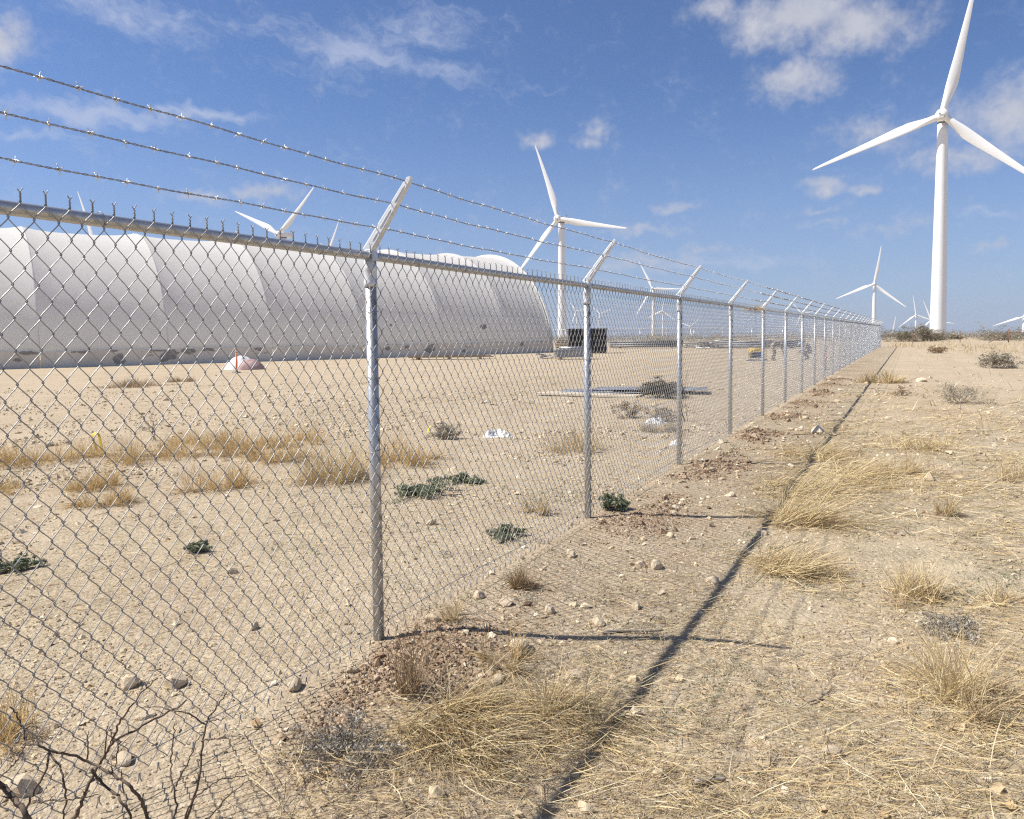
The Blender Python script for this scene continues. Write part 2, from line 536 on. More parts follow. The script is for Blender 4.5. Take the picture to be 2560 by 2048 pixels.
c = t.mix(t.rng(t.n('SeparateColor', ins={0: gr2.outputs['Color']}).outputs[1], 0.74, 0.9, 0.0, 0.45), c, rgb(0.24, 0.18, 0.125))
rough_n = t.noise(v, 0.55, 4.0, 0.6)
c = t.mix(t.math('MULTIPLY', t.rng(rough_n.outputs[0], 0.48, 0.62), t.rng(fin.outputs[0], 0.42, 0.58, 0.0, 0.6)), c, rgb(0.33, 0.255, 0.17))
lane_v = t.n('Mapping', ins={'Vector': v, 'Rotation': (0, 0, math.atan2(0.4384, 0.8988)), 'Scale': (1.4, 0.045, 1)}).outputs[0]
lane_n = t.noise(lane_v, 1.0, 5.0, 0.6)
c = t.mix(t.math('MULTIPLY', zone.outputs[2], t.rng(lane_n.outputs[0], 0.46, 0.62, 0.0, 0.55)), c, rgb(0.42, 0.325, 0.215))
t.set(p, 'Base Color', c)
h = t.math('MULTIPLY_ADD', fin.outputs[0], 0.6, t.math('MULTIPLY', mid.outputs[0], 0.8))
h = t.math('MULTIPLY_ADD', t.math('SUBTRACT', 0.5, gra.outputs['Distance']), 0.35, h)
h = t.math('MULTIPLY_ADD', t.math('SUBTRACT', 0.5, gr2.outputs['Distance']), 0.18, h)
b = t.n('Bump', ins={'Height': h, 'Distance': 0.032, 'Strength': 0.75})
t.set(p, 'Normal', b.outputs[0])
M['earth'] = m

# ------------------------------------------------------------------ ground
XF = -2.540            # post line
Y1 = 3.249             # first full post in view
BAY = 3.05
NP = 27
RAIL_Z = 2.088


def drop(r):
    return -0.0105 * np.where(r > 150, (r - 150) - 40 * (1 - np.exp(-(r - 150) / 40)), 0.0)


def zones(x, y):
    """soil masks: turned soil, litter, compacted lane"""
    r = np.hypot(x, y)
    n = fbm(x * 0.8, y * 0.8, 4, 3)
    n2 = fbm(x * 2.7, y * 2.7, 4, 9)
    strip = np.exp(-((x + 2.15 + (n - 0.5) * 0.9) / 0.42) ** 2) * sstep(-1, 1.5, y)
    # spoil from each post hole
    k = np.clip(np.round((y - Y1) / BAY), -1, NP - 1)
    py = Y1 + k * BAY
    sp = np.exp(-(((x + 2.05) / 0.55) ** 2 + ((y - py + 0.05) / 0.75) ** 2))
    belt = sstep(-2.75, -2.35, x) * (1 - sstep(-1.5, -0.8, x + (n - 0.5) * 0.8)) * sstep(0.30, 0.62, n2) * 0.45
    clod = np.clip(np.maximum(strip * 0.62 + sp * 0.8 - 0.30 + (n2 - 0.5) * 1.3, belt), 0, 1) * np.where(y < 45, 1, 0.35)
    n3 = fbm(x * 0.9 + 3, y * 0.9, 4, 17)
    lit = sstep(-1.9, -0.9, x + (n - 0.5) * 1.2) * (0.10 + 0.90 * sstep(0.40, 0.58, n2 * 0.5 + n3 * 0.5)) * (1 - sstep(9, 24, r) * 0.75)
    yard = sstep(-2.4, -3.2, x)
    # grassy belt inside the yard and the lane behind it
    d_in = -(x * 0.8 - y * 0.45)
    band = np.exp(-((d_in - 5.2 + (n - 0.5) * 3.0) / 2.2) ** 2) * yard * 0.55 * sstep(0.35, 0.6, n2)
    lane = sstep(8.5, 11.5, -x * 0.86 - y * 0.05 + (n - 0.5) * 2.0) * 0.75 * yard * (0.6 + 0.4 * sstep(0.3, 0.6, n2))
    far = sstep(14, 30, r) * sstep(-2.6, -1.5, x) * 0.8
    lane = np.maximum(lane, far * (0.4 + 0.6 * sstep(0.35, 0.55, fbm(x * 0.15, y * 0.4, 4, 31))))
    return clod, np.clip(np.maximum(lit, band), 0, 1), np.clip(lane, 0, 1)


def gz(x, y):
    x = np.asarray(x, float)
    y = np.asarray(y, float)
    r = np.hypot(x, y)
    z = drop(r)
    near = np.exp(-r / 60.0)
    z = z + (fbm(x * 0.35, y * 0.35, 3, 41) - 0.5) * 0.05 * near
    z = z + (fbm(x * 2.2, y * 2.2, 4, 51) - 0.5) * 0.035 * near
    k = np.clip(np.round((y - Y1) / BAY), -1, NP - 1)
    py = Y1 + k * BAY
    w = 0.6 + 0.8 * _hash(k, k * 3, 5)
    sp = np.exp(-(((x + 2.1) / 0.38) ** 2 + ((y - py) / 0.5) ** 2)) * w
    clodn = fbm(x * 14, y * 14, 3, 61) - 0.5
    z = z + sp * 0.06 * np.where(r < 60, 1, 0) + clodn * 0.035 * (0.25 + np.clip(sp, 0, 1)) * np.exp(-r / 14.0)
    # wheel ruts along the lane inside the yard
    lane = np.exp(-((-x * 0.86 - y * 0.05 - 13.0) / 0.35) ** 2) + np.exp(-((-x * 0.86 - y * 0.05 - 15.0) / 0.35) ** 2)
    z = z - 0.03 * lane * np.where(x < -4, 1, 0) * near
    # keep the fence line itself level
    fl = np.exp(-((x - XF) / 0.18) ** 2)
    z = z * (1 - 0.6 * fl * near)
    return z


def build_ground():
    axis = -YAW  # azimuth of the view axis, clockwise from +Y
    a_in = np.linspace(axis - R_(40), axis + R_(40), 560)
    a_out = np.linspace(axis + R_(40), axis - R_(40) + 2 * np.pi, 66)[1:-1]
    ang = np.concatenate([a_in, a_out])
    rad = np.concatenate([[0.35, 0.8, 1.3], np.geomspace(1.7, 9, 230)[0:], np.geomspace(9.2, 60, 110), np.geomspace(62, 5000, 66)])
    na, nr = len(ang), len(rad)
    rr, aa = np.meshgrid(rad, ang, indexing='ij')
    x, y = rr * np.sin(aa), rr * np.cos(aa)
    z = gz(x, y)
    V = np.stack([x, y, z], -1).reshape(-1, 3)
    V = np.concatenate([V, [[0, 0, float(gz(0.0, 0.0))]]])
    i = np.arange(nr - 1)[:, None] * na
    j = np.arange(na)[None]
    k = (j + 1) % na
    F = np.stack([i + j, i + k, i + na + k, i + na + j], -1).reshape(-1, 4)
    c = na * nr
    j = np.arange(na)
    F3 = np.stack([np.full(na, c), (j + 1) % na, j], -1)
    cl, li, la = zones(V[:, 0], V[:, 1])
    me = mesh_np('ground', V, [F, F3], M['earth'], True, np.stack([cl, li, la], -1))
    o = link('ground', me)
    tag(o, kind='structure')
    return o


ground = build_ground()

# ------------------------------------------------------------------ chain-link fence
ND = 38                 # diamonds per bay
HW = BAY / ND / 2       # half a diamond
VZ = 0.0525             # half a diamond, vertically
NSEG = 39
ZT = 2.105              # top bends of the fabric


def fabric_mesh(name, fine):
    npk = ND * 2
    i = np.arange(npk)
    k = np.arange(NSEG + 1)
    right = (i[:, None] + k[None] + 1) % 2          # even pickets start on their right
    yb = (i[:, None] + right) * HW
    zb = ZT - k[None] * VZ + 0 * i[:, None]
    over = 0.0034 if fine else 0.001
    yb = yb + np.where(right == 1, over, -over)
    pts = []
    ts = [0.0, 0.055, 0.13, 0.34, 0.66, 0.87, 0.945] if fine else [0.0, 0.5]
    for s in range(NSEG):
        y0, y1, z0, z1 = yb[:, s], yb[:, s + 1], zb[:, s], zb[:, s + 1]
        going = np.where(right[:, s] == 1, 1.0, -1.0)   # which face of the flat spiral
        for tt in ts:
            te = tt - 0.026 * math.sin(2 * math.pi * tt) * (1 if fine else 0)
            d = 0.0 if tt == 0 else 0.0030 * min(1.0, 9 * tt, 9 * (1 - tt))
            pts.append(np.stack([going * d, y0 + (y1 - y0) * te, z0 + (z1 - z0) * tt], -1))
    pts.append(np.stack([0 * yb[:, -1], yb[:, -1], zb[:, -1]], -1))
    P = np.stack(pts, 1)
    # hand-made looseness: the fabric bellies very slightly and rows wander
    P[:, :, 1] += 0.0016 * np.sin(P[:, :, 2] * 9.0 + P[:, :, 1] * 3.0)
    P[:, :, 2] += 0.0030 * np.sin(P[:, :, 1] * 4.1 + 1.0) * sstep(0, 0.4, ZT - P[:, :, 2])
    P[:, :, 0] += 0.006 * np.sin(P[:, :, 1] * math.pi / BAY) * np.sin((P[:, :, 2] - 0.05) * math.pi / 2.05)
    mb = MB()
    V, F = tubes(P, np.full(P.shape[:2], 0.00195 if fine else 0.0021), 6 if fine else 3, np.array([[1.0, 0.02, 0.01]]))
    mb.add(V, F)
    # twisted ends: up at the top, down at the foot
    yt = (np.arange(ND) * 2 + 1) * HW
    if fine:
        q = np.linspace(0, 1, 15)
        hel, rad = [], []
        for w in range(2):
            ph = 2 * np.pi * 2.6 * np.clip(q / 0.78, 0, 1) + w * np.pi
            spl = np.clip((q - 0.78) / 0.22, 0, 1)
            rr = 0.0021 + spl * 0.0055
            one = np.stack([rr * np.cos(ph), rr * np.sin(ph), q * 0.043], -1)
            hel.append(one)
        for w in range(2):
            P = np.broadcast_to(hel[w][None], (ND, 15, 3)).copy()
            tw = RNG.uniform(-0.6, 0.6, ND)
            c, s = np.cos(tw)[:, None], np.sin(tw)[:, None]
            P[:, :, 0], P[:, :, 1] = P[:, :, 0] * c - P[:, :, 1] * s, P[:, :, 0] * s + P[:, :, 1] * c
            P[:, :, 1] += yt[:, None]
            P[:, :, 2] = ZT + P[:, :, 2] * RNG.uniform(0.9, 1.1, ND)[:, None]
            V, F = tubes(P, np.full((ND, 15), 0.0019), 5, np.array([[0.9, 0.3, 0.05]]), True)
            mb.add(V, F)
        zb_ = ZT - NSEG * VZ
        for sgn in (-1, 1):
            P = np.stack([np.stack([0 * yt, yt + sgn * 0.0025, 0 * yt + zb_], -1), np.stack([0 * yt, yt + sgn * 0.003, 0 * yt + zb_ - 0.024], -1), np.stack([0 * yt, yt + sgn * 0.010, 0 * yt + zb_ - 0.038], -1)], 1)
            V, F = tubes(P, np.full((ND, 3), 0.0022), 5, np.array([[1.0, 0.1, 0.0]]), True)
            mb.add(V, F)
    else:
        P = np.stack([np.stack([0 * yt, yt, 0 * yt + ZT], -1), np.stack([0 * yt, yt, 0 * yt + ZT + 0.042], -1)], 1)
        V, F = tubes(P, np.full((ND, 2), 0.0034), 3, np.array([[1.0, 0.1, 0.0]]))
        mb.add(V, F)
    return mb.mesh(name, M['wire'] if fine else M['galv'], True)


FAB_NEAR = fabric_mesh('chain_link_fabric', True)
FAB_FAR = fabric_mesh('chain_link_fabric_far', False)

# shared pieces of one post
_pb = MB()
_pb.lathe([(0.0, 2.055), (0.030, 2.055), (0.030, -0.25), (0.0, -0.25)], sides=28)
POST_ME = _pb.mesh('fence_post', M['galv'], True)
_cb = MB()
_cb.lathe([(0.031, 1.925), (0.0355, 1.927), (0.0365, 1.94), (0.0355, 1.952), (0.0335, 1.957), (0.0335, 2.005), (0.0355, 2.012), (0.0355, 2.028), (0.033, 2.036), (0.031, 2.075), (0.0, 2.08)], sides=28)
CAP_ME = _cb.mesh('post_cap', M['galv_arm'], True)
_lb = MB()
a = np.linspace(0, 2 * np.pi, 25)
for yy, hw_ in ((0.0, 0.019),):
    ring_o = np.stack([0.0345 * np.cos(a), 0 * a, 0.0345 * np.sin(a)], -1)
    ring_i = np.stack([0.0265 * np.cos(a), 0 * a, 0.0265 * np.sin(a)], -1)
    V = np.concatenate([ring_o + [0, -hw_, 0], ring_o + [0, hw_, 0], ring_i + [0, hw_, 0], ring_i + [0, -hw_, 0]]) + np.array([0, 0, RAIL_Z])
    n_ = len(a)
    F = []
    for s in range(4):
        for j in range(n_ - 1):
            F.append([s * n_ + j, s * n_ + j + 1, ((s + 1) % 4) * n_ + j + 1, ((s + 1) % 4) * n_ + j])
    _lb.add(V, np.array(F))
LOOP_ME = _lb.mesh('rail_loop', M['galv_arm'], True)

# pressed arm: a channel with turned-down flanges, wide at the foot, rounded at the tip, leaning outwards
ARM0 = np.array([-0.012, 0.0, 2.110])
ARM1 = np.array([0.270, 0.0, 2.472])


def arm_mesh():
    """pressed hollow arm: broad flat cheeks facing along the fence, a narrow rounded back, open foot"""
    d = ARM1 - ARM0
    L = np.linalg.norm(d)
    d = d / L
    nrm = np.array([-d[2], 0, d[0]])
    n = 30
    V = []
    for tt in np.linspace(0, 1, n):
        w = 0.031 * (1 - tt) + 0.0165 * tt
        th = 0.0175 * (1 - tt) + 0.011 * tt
        if tt > 0.93:
            f = (tt - 0.93) / 0.07
            w *= math.sqrt(max(0.02, 1 - f * f * 0.75))
        rib = 0.0035 if (0.14 < tt < 0.26 or 0.34 < tt < 0.57 or 0.68 < tt < 0.88) else 0.0
        notch = 0.006 if min(abs(tt - q) for q in WIRE_T) < 0.018 else 0.0
        sec = [(-w, 0), (-w * 0.94, -th * 0.8), (-w * 0.7, -th), (-w * 0.22, -th), (-w * 0.08, -th - rib), (w * 0.08, -th - rib), (w * 0.22, -th), (w * 0.75 - notch, -th), (w - notch, -th * 0.7),
               (w - notch, 0), (w - notch, th * 0.7), (w * 0.75 - notch, th), (w * 0.22, th), (w * 0.08, th + rib), (-w * 0.08, th + rib), (-w * 0.22, th), (-w * 0.7, th), (-w * 0.94, th * 0.8)]
        for (pn, yy) in sec:
            V.append(ARM0 + d * L * tt + np.array([0, yy, 0]) + nrm * pn)
    k = len(sec)
    i = np.arange(n - 1)[:, None] * k
    j = np.arange(k)[None]
    j2 = (j + 1) % k
    F = np.stack([i + j, i + j2, i + k + j2, i + k + j], -1).reshape(-1, 4)
    mb = MB()
    mb.add(np.array(V), [F, np.array([[(n - 1) * k + q for q in range(k)]])])
    return mb.mesh('barb_arm', M['galv_arm'], False)


WIRE_T = (0.30, 0.625, 0.925)
ARM_ME = arm_mesh()
# foot of the arm: folded web that grips the cap
_fb = MB()
_fb.box((0.0, 0, 2.104), (0.062, 0.058, 0.016), taper=0.9)
_fb.box((0.030, 0, 2.088), (0.010, 0.046, 0.058), ry=-0.25)
FOOT_ME = _fb.mesh('arm_foot', M['galv_arm'], False)


def tie_mesh(r, seed):
    """a wire tie bent round a pipe with two twisted tails"""
    rg = np.random.default_rng(seed)
    mb = MB()
    a = np.linspace(-2.6, 2.6, 18)
    P = np.stack([r * np.cos(a), r * np.sin(a), 0.003 * np.sin(a * 2)], -1)
    mb.tube(P, 0.0018, 5)
    mb.tube([P[0], P[0] + [-0.006, 0.004, -0.006], P[0] + [-0.010, 0.014, -0.020 - 0.01 * rg.random()]], 0.0018, 5)
    mb.tube([P[-1], P[-1] + [-0.004, -0.006, 0.006], P[-1] + [0.006, -0.016, 0.004]], 0.0018, 5)
    return mb.mesh('tie_wire', M['wire'], True)


TIE_POST = [tie_mesh(0.0325, s) for s in (1, 2)]
TIE_RAIL = [tie_mesh(0.026, s) for s in (3, 4)]

fence = empty('chain_link_fence', (XF, Y1, 0))
tag(fence, 'long galvanised chain-link fence topped with three barbed wires, running to the horizon', 'fence')


def fence_run(root, n0, n1, near_to, fine_to, arms=True):
    """posts n0..n1 along the root's local Y"""
    for k in range(n0, n1 + 1):
        y = k * BAY
        lean = R_(random.uniform(-0.25, 0.25)) if k > 0 else 0
        po = link('fence_post', POST_ME, root, (0, y, 0), (lean * 0.6, 0, random.uniform(0, 6.28) if k > 1 else 0.4))
        ca = link('post_cap', CAP_ME, root, (0, y, 0))
        link('rail_loop', LOOP_ME, ca)
        if arms:
            ar = link('barb_arm', ARM_ME, root, (0, y, 0))
            link('arm_foot', FOOT_ME, ar)
        if k <= near_to:
            for q, z in enumerate((0.22, 0.62, 1.02, 1.42, 1.82)):
                link('tie_wire', TIE_POST[(q + k) % 2], root, (0.004, y, z + random.uniform(-0.03, 0.03)), (random.uniform(-0.15, 0.15), random.uniform(-0.2, 0.2), random.uniform(-0.3, 0.3)))
    for k in range(n0, n1):
        y = k * BAY
        fb = link('chain_link_mesh', FAB_NEAR if k <= fine_to else FAB_FAR, root, (0.0345, y, 0))
        tag(fb, kind='stuff')
        rb = MB()
        yy = np.linspace(0, BAY, 9)
        sag = -0.004 * np.sin(yy / BAY * math.pi)
        rb.tube(np.stack([0 * yy, yy, RAIL_Z + sag], -1), 0.0228 if k > near_to else 0.0235, 20, (1, 0.02, 0.01), False)
        rb.build('top_rail', M['galv'], root, True, (0, y, 0))
        wb = MB()
        yy = np.linspace(0, BAY, 13)
        wb.tube(np.stack([0.038 + 0 * yy, yy, 0.112 + 0.012 * np.sin(yy * 2.1 + k)], -1), 0.0022, 5, (1, 0.02, 0.01), False)
        wb.build('bottom_tension_wire', M['wire'], root, True, (0, y, 0))
        if k <= near_to:
            for q in range(5):
                link('tie_wire', TIE_RAIL[q % 2], root, (0.004, y + 0.42 + q * 0.56 + random.uniform(-0.06, 0.06), RAIL_Z), (R_(90) + random.uniform(-0.2, 0.2), random.uniform(-0.3, 0.3), 0))


fence_run(fence, -2, NP - 1, 3, 2)

# barbed wires
_q = np.linspace(0, 2 * np.pi * 2.2, 20)
_bb = MB()
_bb.tube(np.stack([0.0048 * np.cos(_q), (_q / _q[-1] - 0.5) * 0.012, 0.0048 * np.sin(_q)], -1), 0.0018, 5)
for (dx, dz, dy, ll) in ((1, 0.15, 0.35, 0.020), (-0.9, 0.4, -0.3, 0.019), (0.2, 1, -0.45, 0.020), (-0.25, -1, 0.4, 0.019)):
    d_ = np.array([dx, dy, dz]) / math.sqrt(dx * dx + dy * dy + dz * dz)
    _bb.tube([d_ * 0.002, d_ * ll * 0.6, d_ * ll], [0.0019, 0.0018, 0.0008], 5)
BARB_ME = _bb.mesh('barb', M['galv_arm'], True)
BV = np.zeros(len(BARB_ME.vertices) * 3)
BARB_ME.vertices.foreach_get('co', BV)

y_lo, y_hi = -2 * BAY, (NP - 1) * BAY
for wi, wt in enumerate(WIRE_T):
    p0 = ARM0 + (ARM1 - ARM0) * wt
    d_ = (ARM1 - ARM0) / np.linalg.norm(ARM1 - ARM0)
    p0 = p0 + np.array([-d_[2], 0, d_[0]]) * (0.031 * (1 - wt) + 0.0165 * wt - 0.003)

    def wire_at(y):
        y = np.asarray(y, float)
        f = y / BAY - np.floor(y / BAY)
        kk = np.floor(y / BAY)
        sg = 0.004 + 0.010 * _hash(kk, kk * 7 + wi, 3)
        s = 4 * f * (1 - f) * sg
        wob = 0.0016 * np.sin(y * 5.3 + wi) + 0.0012 * np.sin(y * 11.7 + 2 * wi)
        return np.stack([p0[0] + 0 * y + wob * 0.5, y, p0[2] - s + wob], -1)

    mb = MB()
    yn = np.arange(y_lo, 4 * BAY, 0.0055)
    c = wire_at(yn)
    # the two strands lie together and open slightly near each barb
    ph = yn / 0.062 * 2 * np.pi
    for w in range(2):
        o_ = np.stack([0.0021 * np.cos(ph + w * np.pi), 0 * ph, 0.0021 * np.sin(ph + w * np.pi)], -1)
        mb.tube(c + o_, 0.0016, 5, (1, 0.02, 0.01), False)
    yf = np.arange(4 * BAY, y_hi + 0.01, 0.3)
    mb.tube(wire_at(yf), 0.0026, 4, (1, 0.02, 0.01), False)
    strand = mb.build('barbed_wire', M['barb'], fence, True)
    yb = np.arange(-2.7 + wi * 0.043, y_hi, 0.1265)
    yb = yb + np.array([random.uniform(-0.012, 0.012) for _ in yb])
    pos = wire_at(yb)
    far_v, far_f = [], []
    nf = 0
    for bi in range(len(yb)):
        if yb[bi] < 3.6 * BAY:
            link('barb', BARB_ME, strand, tuple(pos[bi]), (random.uniform(-0.25, 0.25), random.uniform(0, 6.28), random.uniform(-0.25, 0.25)))
        else:
            a = random.uniform(0, 6.28)
            s = 0.016
            far_v.append(pos[bi] + np.array([[math.cos(a) * s, 0.004, math.sin(a) * s], [-math.cos(a) * s, -0.004, -math.sin(a) * s], [math.sin(a) * s, 0.005, -math.cos(a) * s], [-math.sin(a) * s, -0.005, math.cos(a) * s], [0, 0.007, 0], [0, -0.007, 0]]))
            far_f.append(np.array([[0, 2, 4], [2, 1, 4], [1, 3, 4], [3, 0, 4], [2, 0, 5], [1, 2, 5], [3, 1, 5], [0, 3, 5]]) + nf)
            nf += 6
    fo = link('distant_barbs', mesh_np('distant_barbs', np.concatenate(far_v), np.concatenate(far_f), M['barb']), strand)
    tag(fo, kind='stuff')

# far side of the compound: the fence turns the corner and crosses behind the yard
back = empty('chain_link_fence', (XF, Y1 + (NP - 1) * BAY + 0.12, 0), R_(90))
tag(back, 'far chain-link fence crossing behind the yard below the small turbines', 'fence')
fence_run(back, 1, 13, -9, -9, False)

# ------------------------------------------------------------------ fabric building
DA = np.array([-27.764, 60.737])
D_A = np.array([-0.4384, -0.8988])      # along the building, towards the left of the view
D_N = np.array([-0.8988, 0.4384])       # from the near wall inwards
DW, DH = 10.6, 9.3
RIBS = [0.0, 4.8, 11.05, 18.0, 24.7, 31.35, 38.3, 45.2, 52.0, 58.8]
SKIRT_Z = 0.95


def dome_pt(s, th, f=None, span=6.5, lift=0.0):
    """s along, th 0..pi over the arch; f = place within a bay for the sag"""
    t_ = DW * (1 - np.cos(th))
    z = DH * np.sin(th)
    if f is not None:
        g = 1 - np.abs(2 * f - 1) ** 3.2
        sag = (0.040 * span) * g * (0.70 + 0.30 * np.sin(th)) - lift
    else:
        sag = -lift
    # inward normal in the arch plane
    nt, nz = np.cos(th) , -np.sin(th)
    t_ = t_ + sag * nt
    z = z + sag * nz
    xy = DA + np.outer(np.ravel(s), D_A) + np.outer(np.ravel(t_), D_N)
    return np.stack([xy[:, 0], xy[:, 1], np.ravel(z)], -1)


dome = empty('fabric_building', (DA[0], DA[1], 0))
tag(dome, 'long white arched fabric building with ribbed panels standing behind the fence', 'building')
dome_inv = np.array([DA[0], DA[1], 0])
TH0 = 0.088
for bi in range(len(RIBS) - 1):
    s0, s1 = RIBS[bi], RIBS[bi + 1]
    ns, nt = 24, 56
    f = np.linspace(0, 1, ns)
    th = np.linspace(TH0, math.pi - TH0, nt)
    ff, tt = np.meshgrid(f, th, indexing='ij')
    V = dome_pt(s0 + (s1 - s0) * ff, tt.ravel(), ff.ravel(), s1 - s0) - dome_inv
    i = np.arange(ns - 1)[:, None] * nt
    j = np.arange(nt - 1)[None]
    F = np.stack([i + j, i + nt + j, i + nt + j + 1, i + j + 1], -1).reshape(-1, 4)
    link('fabric_panel', mesh_np('fabric_panel', V, F, M['fabric'], True), dome)
    # skirt below the panel, a step proud of it
    f2 = np.linspace(0, 1, 14)
    s_ = s0 + 0.02 + (s1 - s0 - 0.04) * f2
    z0, z1 = -0.3, SKIRT_Z + 0.03 * np.sin(f2 * 6.28 + bi)
    xy = DA + np.outer(s_, D_A) + D_N * (-0.02)
    xyt = DA + np.outer(s_, D_A) + D_N * (0.03)
    xyb = DA + np.outer(s_, D_A) + D_N * (0.30)
    V = np.concatenate([np.c_[xy, np.full(14, z0)], np.c_[xyt, z1 + 0 * f2], np.c_[xyb, z1 + 0 * f2 + 0.01]]) - dome_inv
    i = np.arange(13)
    F = np.stack([i, i + 1, i + 15, i + 14], -1)
    link('skirt_panel', mesh_np('skirt_panel', V, F, M['skirt'], False), dome)
for ri, s0 in enumerate(RIBS[:1] + RIBS[-1:]):
    th = np.linspace(0.02, math.pi - 0.02, 60)
    mb = MB()
    mb.tube(dome_pt(np.full(60, s0), th, None, lift=0.03) - dome_inv, 0.09, 8, (D_A[0], D_A[1], 0.01))
    mb.build('end_rim', M['fabric'], dome, True)
    P = dome_pt(np.full(60, s0 + (0.25 if ri == 0 else -0.25)), th, None) - dome_inv
    cpt = P.mean(0)
    cpt[2] = 0.5
    V = np.concatenate([P, [cpt]])
    i = np.arange(59)
    link('end_wall', mesh_np('end_wall', V, np.stack([i, i + 1, np.full(59, 60)], -1), M['fabric'], False), dome)
# seam a little way in from the end, and weld strips down each rib
for s0 in [1.15] + RIBS[1:-1]:
    th = np.linspace(TH0, math.pi * 0.62, 50)
    w = 0.035
    fa = 1.15 / 4.8
    kw = dict(f=np.full(50, fa), span=4.8) if s0 == 1.15 else dict(f=None)
    Va = dome_pt(np.full(50, s0 - w), th, lift=0.008, **kw) - dome_inv
    Vb = dome_pt(np.full(50, s0 + w), th, lift=0.008, **kw) - dome_inv
    i = np.arange(49)
    link('seam_strip', mesh_np('seam_strip', np.concatenate([Va, Vb]), np.stack([i, i + 50, i + 51, i + 1], -1), M['fabric'], True), dome)
# peeled patches (s, z, width, height, lean)
for (ps, pz, pw, ph, pl) in [(38.9, 0.90, 1.1, 0.26, 0), (36.1, 0.88, 0.7, 0.2, 0), (34.2, 0.42, 0.75, 0.70, 0.1), (31.3, 0.58, 1.15, 0.8, -0.6), (30.2, 0.80, 0.9, 0.42, -0.3), (25.7, 0.86, 0.55, 0.18, 0.1),
                             (36.6, 0.90, 0.35, 0.10, 0), (32.0, 0.88, 1.0, 0.10, 0), (12.3, 0.60, 0.85, 0.8, -0.3), (6.9, 2.33, 0.75, 0.42, -0.3), (16.0, 0.66, 0.5, 0.32, 0), (9.2, 0.36, 0.35, 0.28, 0), (3.4, 0.80, 0.5, 0.3, 0),
                             (14.3, 0.78, 0.4, 0.2, 0), (15.4, 2.5, 0.22, 0.22, 0), (39.4, 0.5, 0.5, 0.2, 0)]:
    rg = np.random.default_rng(int(ps * 10))
    a = np.linspace(0, 2 * np.pi, 16, endpoint=False)
    rr = 0.5 * (0.62 + 0.5 * rg.random(16))
    ds = rr * np.cos(a) * pw
    dz = rr * np.sin(a) * ph
    ds = ds + dz * pl
    z = pz + dz
    q = np.clip(z / DH, 0.0, 0.99) ** 1.0
    th = np.arcsin(q)
    V = dome_pt(ps + ds, th, None, lift=0.06 if pz > 1.2 else 0.115) - dome_inv
    if pz < 1.2:
        xy = DA + np.outer(ps + ds, D_A) + D_N * (-0.028)
        V = np.c_[xy, z] - dome_inv
    else:
        k = np.searchsorted(RIBS, ps) - 1
        fr = (ps + ds - RIBS[k]) / (RIBS[k + 1] - RIBS[k])
        V = dome_pt(ps + ds, th, fr, RIBS[k + 1] - RIBS[k], lift=0.012) - dome_inv
    c = V.mean(0)
    V = np.concatenate([V, [c]])
    i = np.arange(16)
    link('peeled_patch', mesh_np('peeled_patch', V, np.stack([i, (i + 1) % 16, np.full(16, 16)], -1), M['patch_grey']), dome)

# ------------------------------------------------------------------ wind turbines
RB = 46.0


def blade_mesh():
    st = np.array([0.0, 0.03, 0.07, 0.12, 0.17, 0.22, 0.30, 0.42, 0.56, 0.70, 0.83, 0.92, 0.97, 0.992, 1.0])
    chord = np.array([2.3, 2.3, 2.4, 2.9, 3.5, 3.8, 3.6, 3.0, 2.4, 1.9, 1.4, 1.0, 0.7, 0.4, 0.12])
    thick = np.array([2.3, 2.25, 2.0, 1.75, 1.4, 1.2, 0.95, 0.72, 0.54, 0.4, 0.28, 0.2, 0.13, 0.08, 0.04])
    twist = np.radians(np.array([16, 16, 16, 15, 14, 12, 9.5, 6.5, 4, 2.2, 1, 0.4, 0, 0, 0]) + 4)
    axis = np.array([0.5, 0.5, 0.48, 0.41, 0.36, 0.33, 0.32, 0.31, 0.31, 0.31, 0.32, 0.33, 0.36, 0.4, 0.5])
    n = 20
    a = np.linspace(0, 2 * np.pi, n, endpoint=False)
    V = []
    for i in range(len(st)):
        u = 0.5 + 0.5 * np.cos(a)               # 1 trailing, 0 leading
        circ = sstep(0.2, 0.07, st[i])
        prof = np.sin(a) * (circ * 0.5 + (1 - circ) * 0.5 * (1.35 * (1 - u) ** 0.55 * (0.35 + 0.65 * u) * 1.15 + 0.03))
        x = (u - axis[i]) * chord[i]
        y = prof * thick[i]
        c, s = math.cos(twist[i]), math.sin(twist[i])
        bend = -1.6 * st[i] ** 2
        V.append(np.stack([x * c - y * s, x * s + y * c + bend, np.full(n, 1.2 + st[i] * (RB - 1.2))], -1))
    V = np.concatenate(V)
    i = np.arange(len(st) - 1)[:, None] * n
    j = np.arange(n)[None]
    k = (j + 1) % n
    F = np.stack([i + j, i + k, i + n + k, i + n + j], -1).reshape(-1, 4)
    return mesh_np('blade', V, [F, np.array([list(range((len(st) - 1) * n, len(st) * n))])], M['white_paint'], True)


